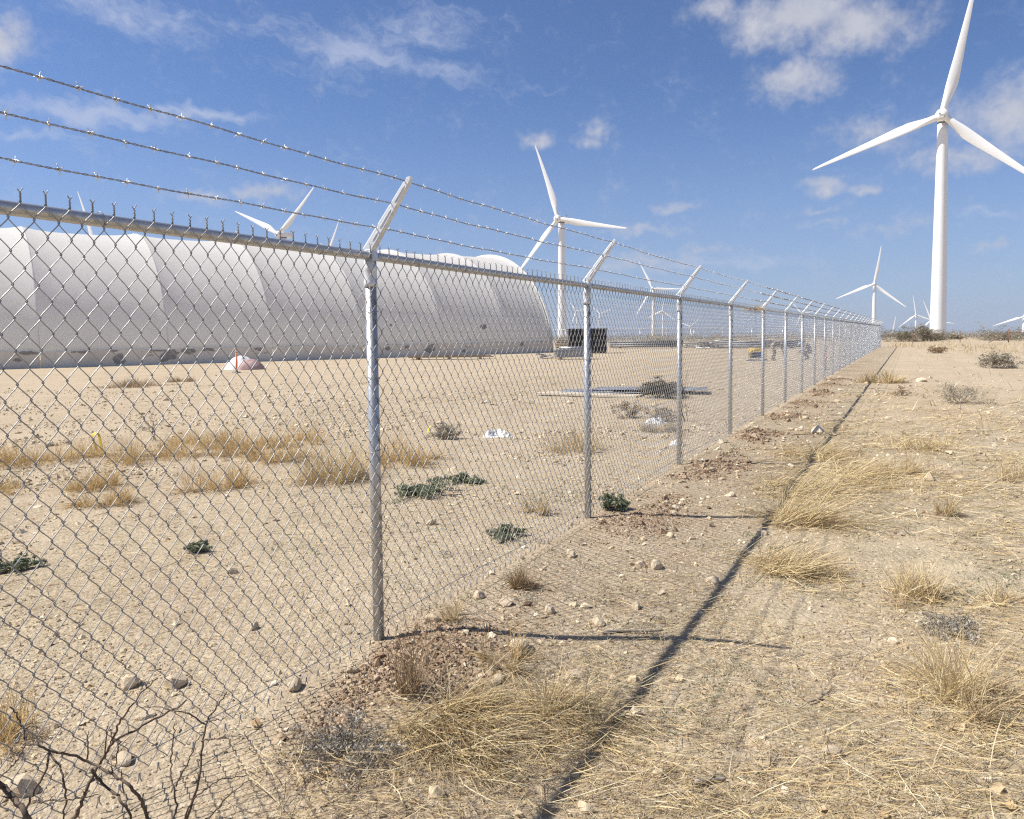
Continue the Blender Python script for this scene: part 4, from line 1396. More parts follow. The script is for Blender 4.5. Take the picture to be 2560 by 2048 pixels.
BRANCHES = [
    (0.011, 0.008, [(-2.451, 1.216, 0.362), (-2.49, 1.262, 0.305), (-2.496, 1.292, 0.264), (-2.419, 1.283, 0.252), (-2.34, 1.265, 0.246), (-2.334, 1.285, 0.191), (-2.373, 1.333, 0.101)]),
    (0.0075, 0.003, [(-2.462, 1.448, 0.002), (-2.475, 1.471, 0.037), (-2.403, 1.458, 0.097), (-2.335, 1.436, 0.177), (-2.324, 1.462, 0.234), (-2.366, 1.508, 0.239), (-2.352, 1.531, 0.272), (-2.279, 1.51, 0.348), (-2.219, 1.494, 0.394), (-2.182, 1.547, 0.411), (-2.184, 1.612, 0.415), (-2.135, 1.639, 0.437), (-2.048, 1.619, 0.5)]),
    (0.004, 0.002, [(-2.31, 1.537, 0.339), (-2.235, 1.508, 0.429), (-2.182, 1.516, 0.494), (-2.187, 1.571, 0.525), (-2.186, 1.622, 0.544)]),
    (0.003, 0.002, [(-2.304, 1.554, 0.341), (-2.249, 1.516, 0.336), (-2.256, 1.504, 0.282)]),
    (0.007, 0.0025, [(-2.115, 1.516, 0.067), (-2.165, 1.55, 0.082), (-2.161, 1.537, 0.139), (-2.117, 1.492, 0.224), (-2.13, 1.463, 0.281), (-2.223, 1.472, 0.285), (-2.333, 1.466, 0.299), (-2.35, 1.429, 0.337), (-2.355, 1.359, 0.383), (-2.384, 1.336, 0.41), (-2.474, 1.353, 0.379), (-2.516, 1.372, 0.416), (-2.494, 1.342, 0.47), (-2.453, 1.3, 0.532)]),
    (0.003, 0.002, [(-2.481, 1.357, 0.375), (-2.462, 1.325, 0.351), (-2.427, 1.28, 0.356), (-2.464, 1.268, 0.319)]),
    (0.0042, 0.003, [(-2.413, 1.392, 0.352), (-2.389, 1.364, 0.31), (-2.367, 1.311, 0.278), (-2.396, 1.303, 0.219), (-2.478, 1.328, 0.118), (-2.513, 1.339, 0.054)]),
    (0.0038, 0.003, [(-2.467, 1.423, 0.316), (-2.384, 1.404, 0.302), (-2.335, 1.387, 0.272), (-2.371, 1.41, 0.193), (-2.436, 1.439, 0.098), (-2.44, 1.43, 0.02)]),
    (0.003, 0.0015, [(-2.467, 1.364, 0.18), (-2.386, 1.365, 0.209), (-2.281, 1.356, 0.249), (-2.236, 1.387, 0.25), (-2.256, 1.444, 0.223)]),
    (0.006, 0.002, [(-2.19, 1.666, -0.049), (-2.167, 1.678, 0.004), (-2.088, 1.653, 0.104), (-2.038, 1.644, 0.212), (-2.061, 1.679, 0.276), (-2.091, 1.724, 0.36), (-2.055, 1.728, 0.414), (-1.979, 1.699, 0.479), (-1.947, 1.694, 0.517)]),
    (0.003, 0.0015, [(-2.062, 1.7, 0.378), (-2.061, 1.639, 0.442), (-2.113, 1.622, 0.45), (-2.215, 1.637, 0.432), (-2.276, 1.631, 0.421)]),
    (0.0028, 0.0012, [(-2.064, 1.705, 0.384), (-1.99, 1.685, 0.417), (-1.973, 1.71, 0.412)]),
    (0.003, 0.0012, [(-2.08, 1.697, 0.316), (-1.998, 1.681, 0.353), (-1.961, 1.717, 0.341)]),
    (0.005, 0.0018, [(-2.253, 1.7, -0.09), (-2.232, 1.681, -0.017), (-2.159, 1.652, 0.084), (-2.158, 1.646, 0.155), (-2.22, 1.677, 0.175), (-2.244, 1.706, 0.216), (-2.203, 1.685, 0.298), (-2.149, 1.65, 0.382)]),
    (0.003, 0.0015, [(-2.18, 1.67, 0.147), (-2.107, 1.665, 0.254), (-2.118, 1.697, 0.294), (-2.134, 1.754, 0.311)]),
    (0.0045, 0.0015, [(-2.126, 1.623, -0.003), (-2.137, 1.648, 0.032), (-2.058, 1.638, 0.152), (-1.974, 1.624, 0.223), (-1.949, 1.658, 0.241), (-1.918, 1.742, 0.218)]),
    (0.0035, 0.0018, [(-2.135, 1.457, 0.21), (-2.199, 1.49, 0.236), (-2.204, 1.491, 0.291)]),
    (0.005, 0.004, [(-2.339, 1.48, 0.267), (-2.357, 1.512, 0.204), (-2.283, 1.508, 0.191), (-2.194, 1.491, 0.185), (-2.176, 1.509, 0.104), (-2.229, 1.549, 0.011)]),
    (0.003, 0.0014, [(-2.336, 1.524, 0.28), (-2.272, 1.489, 0.378), (-2.25, 1.48, 0.433)]),
    (0.003, 0.0014, [(-2.353, 1.474, 0.299), (-2.296, 1.443, 0.389), (-2.252, 1.42, 0.442)]),
    (0.0028, 0.0014, [(-2.316, 1.534, 0.33), (-2.255, 1.497, 0.412)]),
    (0.0035, 0.0015, [(-2.035, 1.64, 0.067), (-1.949, 1.624, 0.15), (-1.855, 1.627, 0.244), (-1.841, 1.67, 0.257)]),
]

# ------------------------------------------------------------------ vegetation
STRAW = np.array([[0.72, 0.59, 0.34], [0.66, 0.52, 0.28], [0.60, 0.45, 0.22], [0.76, 0.65, 0.42], [0.52, 0.39, 0.21], [0.44, 0.34, 0.21]])
GOLD = np.array([[0.66, 0.49, 0.24], [0.60, 0.43, 0.19], [0.52, 0.36, 0.155], [0.70, 0.55, 0.30], [0.44, 0.30, 0.145]])
BROWN = np.array([[0.40, 0.29, 0.17], [0.33, 0.23, 0.13], [0.48, 0.36, 0.21], [0.27, 0.19, 0.12]])
GREYS = np.array([[0.34, 0.30, 0.24], [0.42, 0.38, 0.31], [0.27, 0.23, 0.18], [0.48, 0.42, 0.33]])
GREEN = np.array([[0.20, 0.225, 0.125], [0.25, 0.275, 0.165], [0.16, 0.185, 0.10], [0.29, 0.30, 0.20]])
SILVER = np.array([[0.40, 0.37, 0.31], [0.32, 0.285, 0.23], [0.46, 0.43, 0.37], [0.29, 0.25, 0.19], [0.42, 0.35, 0.25]])


def pick_cols(rg, pal, m, var=0.12):
    c = pal[rg.integers(0, len(pal), m)]
    return np.clip(c * (1 + rg.normal(0, var, (m, 1))), 0.01, 0.9)


def blades(rg, m, root_r, L, lean, curl, sweep, width, nseg=5, flat=0.0):
    """m curved grass stems about the origin -> P (m,n,3), w, side"""
    a = rg.uniform(0, 2 * np.pi, m)
    rr = root_r * np.sqrt(rg.random(m))
    root = np.stack([rr * np.cos(a), rr * np.sin(a), np.full(m, -0.01)], -1)
    sw = np.asarray(sweep, float)
    ln = L * rg.uniform(0.35, 1.0, m) ** 0.8
    if root_r > 0.01:      # several tillers, each fanning out on its own
        k = max(3, int(m / 60))
        ca, cr = rg.uniform(0, 2 * np.pi, k), root_r * np.sqrt(rg.random(k))
        cen = np.stack([cr * np.cos(ca), cr * np.sin(ca)], -1)
        tilt = rg.normal(0, 0.45, (k, 2)) + cen / root_r * 0.55
        big = rg.uniform(0.65, 1.15, k)
        w_ = rg.integers(0, k, m)
        root[:, :2] = cen[w_] + rg.normal(0, root_r * 0.16, (m, 2))
        ln = ln * big[w_]
    else:
        w_ = np.zeros(m, int)
        tilt = np.zeros((1, 2))
    da = rg.uniform(0, 2 * np.pi, m)
    dirh = np.stack([np.cos(da), np.sin(da)], -1) * 0.8 + tilt[w_] + sw[None] * rg.uniform(0.5, 1.4, (m, 1))
    if lean > 0.95:        # trodden or wind-laid: everything lies one way
        sa = math.atan2(sw[1], sw[0])
        da = sa + rg.normal(0, 0.55, m) + np.where(rg.random(m) < 0.2, rg.normal(0, 1.5, m), 0)
        dirh = np.stack([np.cos(da), np.sin(da)], -1) + tilt[w_] * 0.5
    mag = np.linalg.norm(dirh, axis=1, keepdims=True)
    dirh = dirh / np.maximum(mag, 1e-6)
    le = np.abs(rg.normal(lean, lean * 0.45 + 0.08, m)) * np.clip(mag[:, 0], 0.35, 1.7)
    le = np.clip(le, 0.02, 1.45)
    if lean > 0.95:
        le = np.clip(rg.normal(lean + 0.02, 0.30, m), 0.35, 1.50)
    tt = np.linspace(0, 1, nseg)[None]
    cu = curl * rg.uniform(0.3, 1.5, m)[:, None]
    ang = np.clip(le[:, None] + cu * tt ** 1.5, 0, 1.56 + 0.45 * (cu > 0.6))
    step = ln[:, None] / (nseg - 1)
    hz = np.cumsum(np.sin(ang) * step, 1) - np.sin(ang[:, :1]) * step
    vz = np.cumsum(np.cos(ang) * step, 1) - np.cos(ang[:, :1]) * step
    side = np.stack([-dirh[:, 1], dirh[:, 0], np.zeros(m)], -1)
    wob = rg.normal(0, 0.06, (m, 1)) * ln[:, None] * np.sin(tt * 3.0 + rg.uniform(0, 6, (m, 1)))
    P = np.zeros((m, nseg, 3))
    P[:, :, 0] = root[:, None, 0] + dirh[:, None, 0] * hz + side[:, None, 0] * wob
    P[:, :, 1] = root[:, None, 1] + dirh[:, None, 1] * hz + side[:, None, 1] * wob
    P[:, :, 2] = np.maximum(root[:, None, 2] + vz, 0.004 + 0.02 * rg.random((m, 1))) - 0.014 * (tt < 0.01)
    w = width * rg.uniform(0.6, 1.5, m)[:, None] * (1 - 0.8 * tt ** 1.7)
    tw = rg.uniform(-1.2, 1.2, (m, 1))
    side = side * np.cos(tw) + np.array([[0, 0, 1.0]]) * np.sin(tw)
    return P, w, side


def grass_clump(name, label, pos, m, root_r, L, lean, curl, sweep, pal, width=0.0032, group='dry grass clumps', seed=1, cat='grass clump', dead=0.18):
    rg = np.random.default_rng(seed)
    P, w, side = blades(rg, m, root_r, L, lean, curl, sweep, width)
    V, F = ribbons(P, w, side)
    col = np.repeat(pick_cols(rg, pal, m), P.shape[1] * 2, 0)
    x0, y0 = pos
    n2 = int(m * 0.45)
    P2, w2, s2 = blades(rg, n2, root_r * 1.15, L * 0.38, lean * 1.3 + 0.15, 0.5, sweep, width * 0.9, 4)
    V2, F2 = ribbons(P2, w2, s2)
    c2 = np.repeat(pick_cols(rg, BROWN, n2), P2.shape[1] * 2, 0)
    me = mesh_np(name, np.concatenate([V, V2]), [F, F2 + len(V)], M['straw'], False, np.concatenate([col, c2]))
    # stems follow the rise and fall of the ground they hang over
    co = np.concatenate([V, V2])
    co[:, 2] += (gz(co[:, 0] + x0, co[:, 1] + y0) - gz(x0, y0)) * np.clip(1 - co[:, 2] / 0.3, 0, 1)
    me.vertices.foreach_set('co', co.astype(np.float32).ravel())
    o = link(name, me, None, at(x0, y0))
    return tag(o, label, cat, group)


CL = [
    # label, pos, stems, root radius, length, lean, curl, sweep, palette
    ('largest pale dry grass clump at lower right, stems fanning upwards', (0.22, 3.86), 430, 0.20, 0.50, 0.62, 0.55, (0.12, 0.1), STRAW),
    ('wide golden grass clump left of a pair behind the largest lower-right clump', (0.12, 5.2), 400, 0.24, 0.32, 0.72, 0.5, (0.05, 0.1), STRAW),
    ('golden grass clump at right edge, right one of the pair', (0.66, 5.35), 380, 0.22, 0.34, 0.65, 0.5, (0.2, 0.1), STRAW),
    ('small upright pale grass tuft standing alone on bare soil at right', (0.33, 7.82), 170, 0.10, 0.28, 0.36, 0.3, (0.25, 0.1), STRAW),
    ('dry grass tuft at the right edge above the pair of golden clumps', (1.12, 9.9), 420, 0.22, 0.40, 0.40, 0.35, (-0.1, 0.1), STRAW),
    ('flat dry grass patch far up the right side, above the lone tuft', (0.25, 12.1), 420, 0.35, 0.30, 0.85, 0.5, (0.1, 0), STRAW),
    ('flattened yellow grass clump crossed by the rail shadow, nearer of two', (-0.80, 5.58), 520, 0.20, 0.55, 1.12, 0.35, (0.55, 0.05), STRAW),
    ('long combed grass clump swept right, crossed by the rail shadow, farther of two', (-0.92, 6.9), 520, 0.16, 0.72, 1.05, 0.3, (1.1, 0.40), STRAW),
    ('flattened pale grass mat beyond the combed clump on the shadow line', (-1.0, 8.2), 520, 0.45, 0.6, 1.2, 0.4, (0.6, 0.0), STRAW),
    ('pale grass mat right of the shadow line beyond the combed clump', (-0.62, 9.2), 460, 0.5, 0.55, 1.2, 0.4, (0.6, 0.2), STRAW),
    ('pale yellow distant grass clump cut by the far rail shadow', (-0.75, 26.6), 700, 0.55, 0.55, 0.55, 0.4, (0.3, 0), STRAW),
    ('big golden flattened clump in the foreground in front of the first post, swept right', (-1.68, 2.62), 620, 0.20, 0.58, 1.15, 0.35, (0.75, -0.30), STRAW),
    ('tall brown upright grass stalks at the foot of the first post', (-2.02, 2.78), 110, 0.05, 0.46, 0.30, 0.2, (-0.25, 0.25), BROWN),
    ('golden grass tuft right of the big foreground clump beside the rail shadow', (-1.30, 2.93), 260, 0.15, 0.36, 0.9, 0.5, (0.5, 0.0), STRAW),
    ('small spiky straw tuft just above the big foreground clump', (-1.74, 3.2), 150, 0.10, 0.24, 0.8, 0.35, (0.25, 0), GOLD),
    ('round brown grass tuft at the fence line between first and second posts', (-2.23, 4.33), 420, 0.085, 0.22, 0.62, 0.15, (0.15, 0.05), BROWN),
    ('thin straw tuft at the mesh just right of the first post', (-2.30, 3.66), 130, 0.07, 0.22, 0.55, 0.3, (0.1, 0), STRAW),
    ('pale flattened grass above the rail shadow near the third post', (-1.12, 10.6), 420, 0.45, 0.5, 1.15, 0.4, (0.6, 0.1), STRAW),
    ('thin pale grass patch right of the shadow between the pale mats and flat patch', (-0.05, 9.75), 380, 0.3, 0.42, 0.9, 0.5, (0.4, 0), STRAW),
    ('wide golden grass clump behind the mesh at far left', (-10.5, 6.25), 900, 0.55, 0.40, 0.5, 0.5, (0.2, 0.1), GOLD),
    ('golden grass clump behind the mesh right of the yellow strap', (-9.3, 7.0), 900, 0.5, 0.42, 0.5, 0.45, (0.1, 0), GOLD),
    ('tall golden grass clump behind the mesh midway to the first post', (-8.75, 7.95), 900, 0.55, 0.48, 0.4, 0.4, (0, 0), GOLD),
    ('large bushy pale gold clump just left of the first post', (-5.95, 6.75), 1100, 0.34, 0.58, 0.52, 0.4, (0, 0), STRAW),
    ('rounded golden clump below the yellow strap, upper of two', (-8.1, 5.35), 600, 0.24, 0.36, 0.5, 0.5, (0, 0), GOLD),
    ('rounded golden clump below the yellow strap, lower of two', (-7.2, 4.82), 520, 0.22, 0.30, 0.6, 0.5, (0, 0), GOLD),
    ('flattened gold grass clump between the lower rounded clump and the first post', (-6.85, 5.9), 650, 0.32, 0.42, 0.7, 0.5, (0.3, 0), GOLD),
    ('golden clump just right of the first post behind the mesh', (-5.75, 8.05), 750, 0.4, 0.46, 0.5, 0.4, (0.1, 0), GOLD),
    ('pale gold clump just left of the second post behind the mesh', (-4.15, 9.85), 700, 0.35, 0.48, 0.45, 0.35, (0.1, 0), STRAW),
    ('small grey-gold tuft at the mesh left of the second post foot', (-3.03, 6.3), 260, 0.10, 0.24, 0.4, 0.3, (0, 0), STRAW),
    ('gold clump behind the large bushy clump, left of the first post', (-8.5, 8.8), 600, 0.45, 0.42, 0.45, 0.4, (0, 0), GOLD),
    ('orange-brown grass tuft behind the mesh in the bottom left corner', (-3.3, 1.75), 420, 0.14, 0.24, 0.55, 0.5, (0, 0), GOLD),
    ('golden grass clump cut by the left edge, upper', (-11.2, 5.7), 700, 0.5, 0.40, 0.5, 0.45, (0, 0), GOLD),
    ('golden grass tuft cut by the left edge, below the wide clump', (-8.9, 4.7), 420, 0.3, 0.26, 0.6, 0.5, (0, 0), GOLD),
    ('short gold grass along the lane at upper left below the building', (-24.0, 17.2), 700, 1.2, 0.35, 0.6, 0.4, (0, 0), BROWN),
    ('low dry tuft on the lane edge left of the white tarp heap', (-24.5, 19.8), 360, 0.5, 0.30, 0.5, 0.4, (0, 0), BROWN),
    ('golden clump behind the mesh between strap and tall clump', (-9.9, 8.1), 600, 0.5, 0.36, 0.5, 0.45, (0, 0), GOLD),
    ('golden clump at right of the tall clump in the grassy belt', (-7.6, 7.6), 650, 0.42, 0.42, 0.5, 0.45, (0.1, 0), GOLD),
    ('dry tuft behind the mesh left of third post', (-3.6, 12.3), 380, 0.3, 0.34, 0.5, 0.4, (0, 0), GREYS),
]
for q, (lb, ps, mm, rr, L, le, cu, sw, pal) in enumerate(CL):
    grass_clump('grass_clump', lb, ps, mm, rr, L, le, cu, sw, pal, width=0.0034 if np.hypot(*ps) < 5 else (0.0045 if np.hypot(*ps) < 14 else 0.012), seed=100 + q)

# scrap of dry weed hanging on the rail
rg = np.random.default_rng(77)
P, w, side = blades(rg, 170, 0.07, 0.30, 0.9, 1.0, (0, 0), 0.005)
P[:, :, 2] = P[:, :, 2] * rg.choice([-1.0, 1.0], 170)[:, None]
V, F = ribbons(P, w, side)
o = link('caught_weed', mesh_np('caught_weed', V, F, M['straw'], False, np.repeat(pick_cols(rg, STRAW, 170), 10, 0)), None, (XF + 0.05, 14.35, 2.07))
tag(o, 'scrap of dry straw weed caught on the top rail past the fourth post', 'dry weed')


def twig_tree(rg, base, d0, L, r, depth, out, spread=0.6, up=0.1, nseg=5, kids=(2, 4), lo=0.3):
    d = d0 / np.linalg.norm(d0)
    pts = [np.array(base, float)]
    for s in range(nseg - 1):
        d = d + rg.normal(0, 0.16, 3) + np.array([0, 0, up * 0.25])
        d /= np.linalg.norm(d)
        pts.append(pts[-1] + d * L / (nseg - 1))
    pts = np.array(pts)
    out.append((pts, r))
    if depth > 0:
        for k in range(rg.integers(*kids)):
            f = rg.uniform(lo, 1.0)
            i = min(nseg - 2, int(f * (nseg - 1)))
            b = pts[i] + (pts[i + 1] - pts[i]) * (f * (nseg - 1) - i)
            nd = d + rg.normal(0, spread, 3) + np.array([0, 0, up])
            twig_tree(rg, b, nd, L * rg.uniform(0.5, 0.8), r * 0.62, depth - 1, out, spread, up, nseg, kids, lo)


def twig_mesh(name, tw, mat, sides=4):
    P = np.stack([p_ for p_, _ in tw])
    n = P.shape[1]
    r = np.stack([np.linspace(r_, r_ * 0.45, n) for _, r_ in tw])
    V, F = tubes(P, r, sides, np.array([[0.31, 0.57, 0.76]]))
    return mesh_np(name, V, F, mat, True)


def leaf_cloud(rg, centres, per, rad, size, pal, name, flat=0.8):
    m = len(centres) * per
    c = np.repeat(centres, per, 0) + rg.normal(0, 1, (m, 3)) * rad * np.array([1, 1, flat])
    a = rg.normal(0, 1, (m, 3))
    a /= np.linalg.norm(a, axis=1, keepdims=True)
    b = np.cross(a, rg.normal(0, 1, (m, 3)))
    b /= np.linalg.norm(b, axis=1, keepdims=True)
    s = size * rg.uniform(0.5, 1.4, (m, 1))
    V = np.stack([c - a * s, c + b * s * 0.35, c + a * s, c - b * s * 0.35], 1).reshape(-1, 3)
    V[:, 2] = np.maximum(V[:, 2], 0.0)
    F = np.arange(m * 4).reshape(m, 4)
    return mesh_np(name, V, F, M['leaf'], False, np.repeat(pick_cols(rg, pal, m, 0.2), 4, 0))


def shrub(name, label, pos, w, h, pal, leaves, seed, leaf=0.02, mat='twig_grey', stems=9, group=None, cat='shrub', depth=2, r0=0.006, spread=0.55, per=14):
    rg = np.random.default_rng(seed)
    o = empty(name, at(*pos), rg.uniform(0, 6.28))
    tag(o, label, cat, group)
    tw = []
    for q in range(stems):
        a = rg.uniform(0, 2 * np.pi)
        k = rg.uniform(0.2, 1.0)
        d = np.array([math.cos(a) * k * w, math.sin(a) * k * w, h * rg.uniform(0.7, 1.5)])
        twig_tree(rg, (rg.normal(0, 0.06 * w), rg.normal(0, 0.06 * w), -0.02), d, 0.62 * math.hypot(h, w * 0.5 * k), r0, depth, tw, spread, 0.12)
    link('stems', twig_mesh('stems', tw, M[mat]), o)
    if leaves:
        ends = np.array([p_[i] for p_, _ in tw for i in (-1, -2)])
        ends = ends[rg.integers(0, len(ends), min(len(ends), leaves))]
        ends[:, 2] = np.maximum(ends[:, 2], 0.03)
        link('foliage', leaf_cloud(rg, ends, per, 0.06 * (w + h) * 0.6, leaf, pal, 'foliage', min(0.8, max(0.22, 1.1 * h / w))), o)
    return o


OLIVE = np.array([[0.22, 0.205, 0.13], [0.28, 0.25, 0.17], [0.17, 0.155, 0.10], [0.34, 0.30, 0.22]])
SAGE = np.array([[0.30, 0.275, 0.20], [0.37, 0.34, 0.26], [0.23, 0.205, 0.145], [0.43, 0.375, 0.28], [0.34, 0.275, 0.19]])
DKBR = np.array([[0.09, 0.085, 0.055], [0.13, 0.115, 0.075], [0.07, 0.075, 0.045], [0.17, 0.14, 0.09]])
shrub('brush_pile', 'dark low brush heap beside the grey sheets behind second and third posts', (-5.65, 18.9), 1.15, 0.42, DKBR, 160, 1, 0.035, 'bark', 26, cat='brush', depth=2, r0=0.008, per=16)
shrub('shrub', 'brown twiggy bush below the dark brush heap between second and third posts', (-4.95, 14.3), 0.55, 0.32, BROWN * 0.8, 80, 2, 0.02, stems=14)
shrub('shrub', 'grey-brown low bush near the white scraps by the third post', (-4.1, 13.9), 0.6, 0.28, GREYS * 0.8, 70, 3, 0.02, stems=14)
shrub('shrub', 'grey bush behind the mesh beside the C-shaped yellow strap', (-6.5, 10.15), 0.45, 0.26, SAGE, 110, 4, 0.018, stems=16)
shrub('tall_weed', 'tall thin leafless weed standing behind the third and fourth posts', (-3.7, 14.0), 0.5, 1.15, DKBR, 0, 5, mat='bark', stems=4, depth=2, r0=0.007, cat='weed')
shrub('tall_weed', 'thin dark leafless weed in the grassy belt right of the yellow strap', (-10.9, 8.2), 0.4, 0.50, DKBR, 0, 6, mat='bark', stems=4, depth=2, r0=0.006, cat='weed')
shrub('shrub', 'round grey-brown bush at right edge some way below the horizon', (3.3, 37.6), 1.5, 0.62, SAGE, 200, 7, 0.04, stems=24, r0=0.01)
shrub('shrub', 'bare grey twig bush on open soil at right, below the round bush', (1.05, 19.6), 0.95, 0.42, SAGE, 60, 8, 0.02, stems=26, r0=0.005, depth=3)
shrub('shrub', 'bare spreading twig bush at the right edge above the dry grass tuft', (1.95, 14.2), 1.25, 0.65, SAGE, 0, 9, 0.02, stems=20, r0=0.005, depth=3)
shrub('shrub', 'small dead twig bush left of the bare grey twig bush', (-0.2, 21.5), 0.5, 0.2, BROWN, 30, 10, 0.02, stems=14)
shrub('shrub', 'small dry bush on pale soil below the brush line at right', (1.8, 60.0), 1.3, 0.45, BROWN, 100, 11, 0.05, stems=14, r0=0.01)
shrub('weed', 'leafy green weed growing right beside the second post foot', (-2.40, 6.62), 0.26, 0.14, GREEN, 120, 12, 0.022, stems=12, r0=0.003, cat='weed', per=10)
shrub('weed', 'dark green low weed rosette on bare sand behind the first mesh bay', (-4.92, 4.02), 0.24, 0.07, GREEN, 110, 13, 0.020, stems=12, r0=0.002, cat='weed', per=8)
shrub('weed', 'dark green low weed rosette cut by the left edge', (-5.72, 3.12), 0.30, 0.08, GREEN, 120, 14, 0.020, stems=12, r0=0.002, cat='weed', per=8)
shrub('weed', 'spreading green weed patch just right of the first post', (-4.5, 6.55), 0.65, 0.09, GREEN, 190, 15, 0.022, stems=22, r0=0.002, cat='weed', per=10)
shrub('weed', 'green weed patch right above the spreading patch by the first post', (-4.35, 7.2), 0.42, 0.08, GREEN, 120, 16, 0.022, stems=16, r0=0.002, cat='weed', per=10)
shrub('weed', 'low green weed strip in front of the second post near the mesh', (-2.92, 5.42), 0.42, 0.06, GREEN, 120, 17, 0.018, stems=14, r0=0.002, cat='weed', per=9)
shrub('silver_weed', 'silvery grey low leafy plant in the foreground left of the golden clump', (-1.95, 2.25), 0.55, 0.03, SILVER, 330, 18, 0.008, stems=44, r0=0.0018, cat='plant', per=13)
shrub('silver_weed', 'grey withered plant behind the largest lower-right grass clump', (0.22, 4.75), 0.40, 0.05, SILVER, 200, 19, 0.010, stems=30, r0=0.0025, cat='plant', per=9)

# bushes on the skyline
SKYB = [
    ('dense dark grey-green bush on the skyline right beyond the fence end', (-1.0, 116.0), 5.2, 2.1, OLIVE),
    ('rounded bush on the skyline second from the fence end', (2.8, 122.0), 5.0, 1.7, OLIVE),
    ('spiky thin bush sticking up highest left of the largest turbine foot', (1.6, 118.0), 2.0, 2.9, SAGE),
    ('low bush on the skyline at the left side of the largest tower foot', (3.6, 133.0), 4.0, 1.2, SAGE),
    ('pale bush on the skyline in front of the largest tower foot', (6.4, 138.0), 3.6, 0.75, SAGE),
    ('rounded grey bush on the skyline just right of the largest tower', (10.4, 128.0), 5.0, 2.0, SAGE),
    ('low wide bush on the skyline left of the wire fence brace', (13.6, 132.0), 6.5, 1.6, OLIVE),
    ('low bush between the rounded grey bush and the wire fence', (11.2, 124.0), 4.0, 1.1, SAGE),
    ('grey bush on the skyline behind the wire fence corner at right edge', (14.6, 118.0), 5.0, 1.6, OLIVE),
]
for q, (lb, ps, w, h, pal) in enumerate(SKYB):
    h *= 0.72
    shrub('bush', lb, ps, w, h, pal, 330 if h > 1.5 else 220, 200 + q, 0.085, 'twig_grey', 26, 'bushes on the skyline', 'bush', 2, 0.02, per=13)

# far brush seen as one mass along the horizon
rg = np.random.default_rng(5)
cen = []
for q in range(520):
    az_ = R_(rg.uniform(-44, 14))
    r = rg.uniform(120, 230)
    s = rg.uniform(0.5, 1.2)
    x, y = r * math.sin(az_), r * math.cos(az_)
    if y < 88 and x > -45:
        continue
    for k in range(5):
        cen.append([x + rg.normal(0, 1.1), y + rg.normal(0, 1.1), float(gz(x, y)) + abs(rg.normal(0.45, 0.35)) * s])
cen = np.array(cen)
zmin = gz(cen[:, 0], cen[:, 1])
m = len(cen) * 22
c = np.repeat(cen, 22, 0) + rg.normal(0, 1, (m, 3)) * np.array([0.5, 0.5, 0.3])
c[:, 2] = np.maximum(c[:, 2], np.repeat(zmin, 22))
a = rg.normal(0, 1, (m, 3))
a /= np.linalg.norm(a, axis=1, keepdims=True)
b = np.cross(a, rg.normal(0, 1, (m, 3)))
b /= np.linalg.norm(b, axis=1, keepdims=True)
s = 0.13 * rg.uniform(0.5, 1.4, (m, 1))
V = np.stack([c - a * s, c + b * s * 0.4, c + a * s, c - b * s * 0.4], 1).reshape(-1, 3)
o = link('far_brush', mesh_np('far_brush', V, np.arange(m * 4).reshape(m, 4), M['leaf'], False, np.repeat(pick_cols(rg, SAGE, m, 0.2), 4, 0)))
tag(o, 'band of low grey-green brush along the horizon', 'brush', kind='stuff')

# leafless thorn bush in the lower left corner, outside the fence
o = empty('thorn_bush', (-2.3, 1.45, float(gz(-2.3, 1.45))))
tag(o, 'dark leafless thorny bush with bent branches in the lower left corner', 'bush')
org = np.array(o.location)
rg = np.random.default_rng(3)
for q, (r0, r1, pts) in enumerate(BRANCHES):
    P = np.array(pts)
    for e in (0, -1):
        if P[e, 2] < 0.14 and len(P) > 3:
            root = np.array([P[e, 0] * 0.75 - 2.33 * 0.25, P[e, 1] * 0.75 + 1.36 * 0.25, -0.04])
            P = np.concatenate([[root], P]) if e == 0 else np.concatenate([P, [root]])
            break
    # resample smoothly
    tt = np.linspace(0, len(P) - 1, len(P) * 4)
    Q = np.stack([np.interp(tt, np.arange(len(P)), P[:, c_]) for c_ in range(3)], -1)
    for _ in range(2):
        Q[1:-1] = (Q[:-2] + 2 * Q[1:-1] + Q[2:]) / 4
    Q[1:-1] += rg.normal(0, 0.0022, Q[1:-1].shape)
    mb = MB()
    rr = np.linspace(r0, r1, len(Q)) * 0.9
    mb.tube(Q - org, rr, 7, (0.31, 0.57, 0.76))
    for k in range(max(2, len(Q) // 5)):      # thorns and side twigs
        i = rg.integers(2, len(Q) - 1)
        d = rg.normal(0, 1, 3)
        d[2] = abs(d[2]) * 0.8
        d /= np.linalg.norm(d)
        ln = rg.uniform(0.012, 0.05)
        mb.tube([Q[i] - org, Q[i] - org + d * ln * 0.6 + rg.normal(0, 0.003, 3), Q[i] - org + d * ln], [rr[i] * 0.5, rr[i] * 0.35, 0.0005], 5, (0.31, 0.57, 0.76))
    mb.build('branch', M['bark'], o, True)

